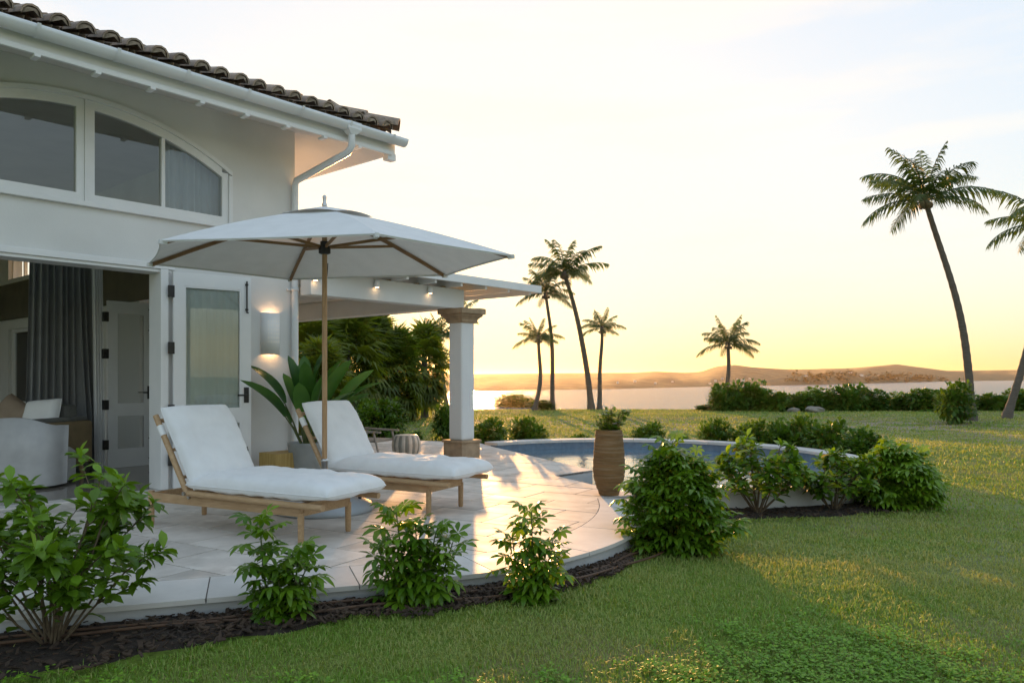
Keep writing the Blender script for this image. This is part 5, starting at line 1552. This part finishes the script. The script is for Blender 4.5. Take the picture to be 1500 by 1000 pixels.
# ------------------------------------------------------------------ grass
def blades(name, label, mtl, pts, height, width, lean, tint, segs=2):
    """pts (n,3); arrays of height, half width, lean, tint"""
    n = len(pts); az = rng.uniform(0, 2*np.pi, n); la = az + rng.uniform(-.6,.6,n) + np.pi/2
    dx, dy = np.cos(az)*width, np.sin(az)*width
    lx, ly = np.cos(la)*lean*height, np.sin(la)*lean*height
    v = np.zeros((n, 5, 3), dtype=np.float32)
    v[:,0] = pts + np.stack([dx, dy, 0*dx], 1); v[:,1] = pts - np.stack([dx, dy, 0*dx], 1)
    mid = pts + np.stack([lx*.35, ly*.35, height*.6], 1)
    v[:,2] = mid - np.stack([dx*.8, dy*.8, 0*dx], 1); v[:,3] = mid + np.stack([dx*.8, dy*.8, 0*dx], 1)
    v[:,4] = pts + np.stack([lx, ly, height*np.sqrt(np.clip(1 - (lean*.75)**2, .1, 1))], 1)
    me = bpy.data.meshes.new(name)
    me.vertices.add(n*5); me.vertices.foreach_set('co', v.reshape(-1))
    b = (np.arange(n)*5)[:,None]
    loops = np.concatenate([b + np.array([[0,1,2,3]]), b + np.array([[3,2,4]])], 1).reshape(-1)
    me.loops.add(len(loops)); me.loops.foreach_set('vertex_index', loops.astype(np.int32))
    me.polygons.add(n*2)
    st = ((np.arange(n)*7)[:,None] + np.array([[0,4]])).reshape(-1)
    me.polygons.foreach_set('loop_start', st.astype(np.int32))
    me.update(calc_edges=True)
    a = me.attributes.new('tint', 'FLOAT', 'POINT'); a.data.foreach_set('value', np.repeat(tint, 5).astype(np.float32))
    me.materials.append(mtl)
    o = link(name, me); tag(o, label, 'grass', None, 'stuff')
    return o
COVER = [(860,1010),(960,975),(1020,940),(1100,915),(1180,900),(1300,918),(1400,935),(1500,955),(1600,975)]
def grass():
    P_, Hh, Ww, Ln, Ti = [], [], [], [], []
    C_ = []
    rs = random.Random(9)
    for D0, D1, dens, hh, ww in ((2.6,4.2,6500,.032,.0024),(4.2,6.0,4200,.034,.0030),(6.0,9.0,1700,.038,.0046),(9.0,14.0,520,.046,.0075),(14.0,24.0,150,.055,.013),(24.0,39.5,60,.06,.022)):
        lm = .70
        area = lm*(D1*D1 - D0*D0)
        for k in range(int(area*dens)):
            D = math.sqrt(rs.uniform(D0*D0, D1*D1)); L = rs.uniform(-lm, lm)*D
            x, y = D*FX + L*RX, D*FY + L*RY
            if D < 16:
                if L < .05*D - .02 and D > 6.2 and x < 9.0 and y > 3.2: continue
                if in_poly(x, y, SLAB): continue
                if (x-PC.x)**2 + (y-PC.y)**2 < (PR+.05)**2: continue
                if D < 12.5 and in_bed(x, y) and rs.random() > .015: continue
            px = CX + L/D*F; py = CY + (EYE + .12)*F/D
            dry_gold = .5 + .9*mnoise.noise(Vector((x*.55, y*.55, 1))) + .5*mnoise.noise(Vector((x*2.3, y*2.3, 5)))
            dry_gold += .35*sstep(1.2, 3.0, L)*(1 - sstep(7, 10, D)) - .25*(1 - sstep(-.6, .8, L))*(1 - sstep(5, 8, D))
            dry_gold += .38*sstep(9, 18, D)
            g = mnoise.noise(Vector((x*3.1, y*3.1, 8)))
            z = gz(x, y)
            if D < 5 and py > interp(COVER, px) - 25 + 40*mnoise.noise(Vector((x*5, y*5, 3))):
                if rs.random() < .26*sstep(-15, 60, py - interp(COVER, px) + 60*mnoise.noise(Vector((x*4, y*4, 6)))): C_.append((x, y, z))
                dry_gold = min(dry_gold, .1)
            P_.append((x, y, z - .003)); Hh.append(hh*rs.uniform(.5,1.25)*(1 + .45*g)); Ww.append(ww*rs.uniform(.7,1.2)); Ln.append(rs.uniform(.25,1.3))
            Ti.append(min(1, max(0, .12 + .42*max(0, dry_gold) + rs.gauss(0,.16))) if rs.random() > .06 else rs.uniform(.7,1))
    blades('grass', 'short patchy green and straw lawn grass', M['grass'], np.array(P_, dtype=np.float32), np.array(Hh), np.array(Ww), np.array(Ln), np.array(Ti))
    # leafy low weeds in the near part of the lawn
    mb = MB(); tn = []
    for x, y, z in C_:
        for k in range(3):
            a = rs.uniform(0, 6.28); p = Vector((x + rs.uniform(-.012,.012), y + rs.uniform(-.012,.012), z + rs.uniform(.012,.05)))
            leafquad(mb, p, Vector((math.cos(a), math.sin(a), rs.uniform(.0,.9))), rs.uniform(.018,.032), rs.uniform(.006,.011)); tn += [rs.random()]*5
    me = mb.mesh('leafy_weeds', M['cover']); a = me.attributes.new('tint', 'FLOAT', 'POINT'); a.data.foreach_set('value', np.array(tn, dtype=np.float32))
    tag(link('leafy_weeds', me), 'bright leafy weeds spreading through the lawn grass', 'weeds', None, 'stuff')
    return len(P_), len(C_)
NG = grass()
# longer tufts along the terrace wall where it curves
def tufts():
    rs = random.Random(2); P_ = []
    for k in range(520):
        s = rs.uniform(.70, .93)*(len(EV)-1); i = int(s); p = EV[i].lerp(EV[i+1], s-i); a, b = EV[i], EV[i+1]; t = (b-a).normalized()
        q = p + Vector((t.y, -t.x))*abs(rs.gauss(.02,.05)); P_.append((q.x, q.y, gz(q.x, q.y)))
    n = len(P_)
    blades('grass', 'longer grass tufts at the foot of the terrace wall', M['grass'], np.array(P_, dtype=np.float32), rng.uniform(.04,.12,n), rng.uniform(.0015,.003,n), rng.uniform(.2,.9,n), rng.uniform(0,.5,n))
tufts()

# ------------------------------------------------------------------ far shore
def far_shore():
    rs = random.Random(5)
    hm = MB().box(-4,4,-3,3,-2,3).add([(-4.4,-3.4,3.01),(4.4,-3.4,3.01),(4.4,3.4,3.01),(-4.4,3.4,3.01),(-2,0,4.6),(2,0,4.6)], [(0,1,5,4),(1,2,5),(2,3,4,5),(3,0,4)], False, 1)
    M['house_wall'] = mat('far_house_wall', (.75,.72,.68), None, .8); M['house_roof'] = mat('far_house_roof', (.40,.30,.25), None, .9)
    hm = hm.mesh('shore_house', [M['house_wall'], M['house_roof']])
    for px, py in ((1232,545),(1246,546),(1180,552),(1205,551),(1262,551),(1287,552),(1300,550.5),(1271,553),(1345,553),(1362,554),(1375,554.5),(1048,560),(1058,556),(1066,559),(1080,557),(1088,559),(1040,563),(960,563),(985,561),(930,560),(905,562),(1098,556),(1075,561),(1313,555)):
        ys = interp(SHORE, px); D0 = (EYE - SEA_Z)*F/(ys - CY)
        cape = 1120 < px < 1390
        D1 = D0*(.985*1.06) + 40 if cape else D0*1.5 + 250; zt = EYE + (CY - interp(CAPE if cape else RIDGE, px))/F*D1
        # slide along the slope until the house appears at the photo row
        best = None
        for k in range(40):
            t = k/39*.97; D = D0 + (D1-D0)*t; z = SEA_Z - .5 + (zt - SEA_Z + .5)*t**.8; yy = CY - (z - EYE)/D*F
            if best is None or abs(yy - py) < best[0]: best = (abs(yy-py), D, z)
        _, D, z = best
        w = W(D, D*(px-CX)/F, z + 1.2)
        sc = D/1000*rs.uniform(.26, .5)
        o = link('shore_house', hm, None, w, (0,0,TH + rs.uniform(-.5,.5)), (sc, sc, sc))
        tag(o, 'tiny white house with low roof on the far shore', 'house', 'white houses along the far shore')
    # trees of the headland: a wood too far off to count
    mb = MB()
    for k in range(200):
        px = rs.uniform(1150, 1388); 
        if rs.random() > (.35 if px < 1280 else 1): continue
        ys = interp(SHORE, px); D0 = (EYE - SEA_Z)*F/(ys-CY)*.985; D1 = D0*1.06 + 40; t = rs.uniform(.1, 1.0); D = D0 + (D1-D0)*t
        zt = EYE + (CY - interp(CAPE, px))/F*D1; z = SEA_Z - .5 + (zt - SEA_Z + .5)*t**.8
        c = W(D, D*(px-CX)/F, z); s = rs.uniform(3, 6.5)
        for j in range(14):
            p = c + Vector((rs.gauss(0,s*.6), rs.gauss(0,s*.6), s*.5 + rs.gauss(0,s*.35)))
            leafquad(mb, p, Vector((rs.uniform(-1,1), rs.uniform(-1,1), rs.uniform(-.3,.6))), s*.9, s*.45)
    tag(mb.build('far_woods', M['cape']), 'dark woods along the distant headland', 'woods', None, 'stuff')
far_shore()

# ------------------------------------------------------------------ haze over the bay
hz = MB()
a, b, c, d = W(-200,-6000), W(-200,6000), W(9000,6000), W(9000,-6000)   # counter-clockwise from above
z0, z1 = SEA_Z - 1.5, 62.0
vs = [(p.x, p.y, z0) for p in (a,b,c,d)] + [(p.x, p.y, z1) for p in (a,b,c,d)]
hz.add(vs, [(3,2,1,0),(4,5,6,7),(0,1,5,4),(1,2,6,5),(2,3,7,6),(3,0,4,7)])
hm = bpy.data.materials.new('haze'); hm.use_nodes = True
hn, hl = hm.node_tree.nodes, hm.node_tree.links
for n_ in list(hn): hn.remove(n_)
pv = hn.new('ShaderNodeVolumePrincipled'); pv.inputs['Color'].default_value = (1.0,.78,.50,1); pv.inputs['Density'].default_value = .00005; pv.inputs['Anisotropy'].default_value = .72
ho = hn.new('ShaderNodeOutputMaterial'); hl.new(pv.outputs[0], ho.inputs['Volume'])
hz = hz.mesh('haze', hm)
bm = bmesh.new(); bm.from_mesh(hz); bmesh.ops.recalc_face_normals(bm, faces=bm.faces); bm.to_mesh(hz); bm.free()   # faces outwards
tag(link('haze', hz), 'thin warm evening haze over the bay', 'haze', None, 'stuff')
print('tiles', NT, 'blades', NG, 'objects', len(bpy.data.objects))
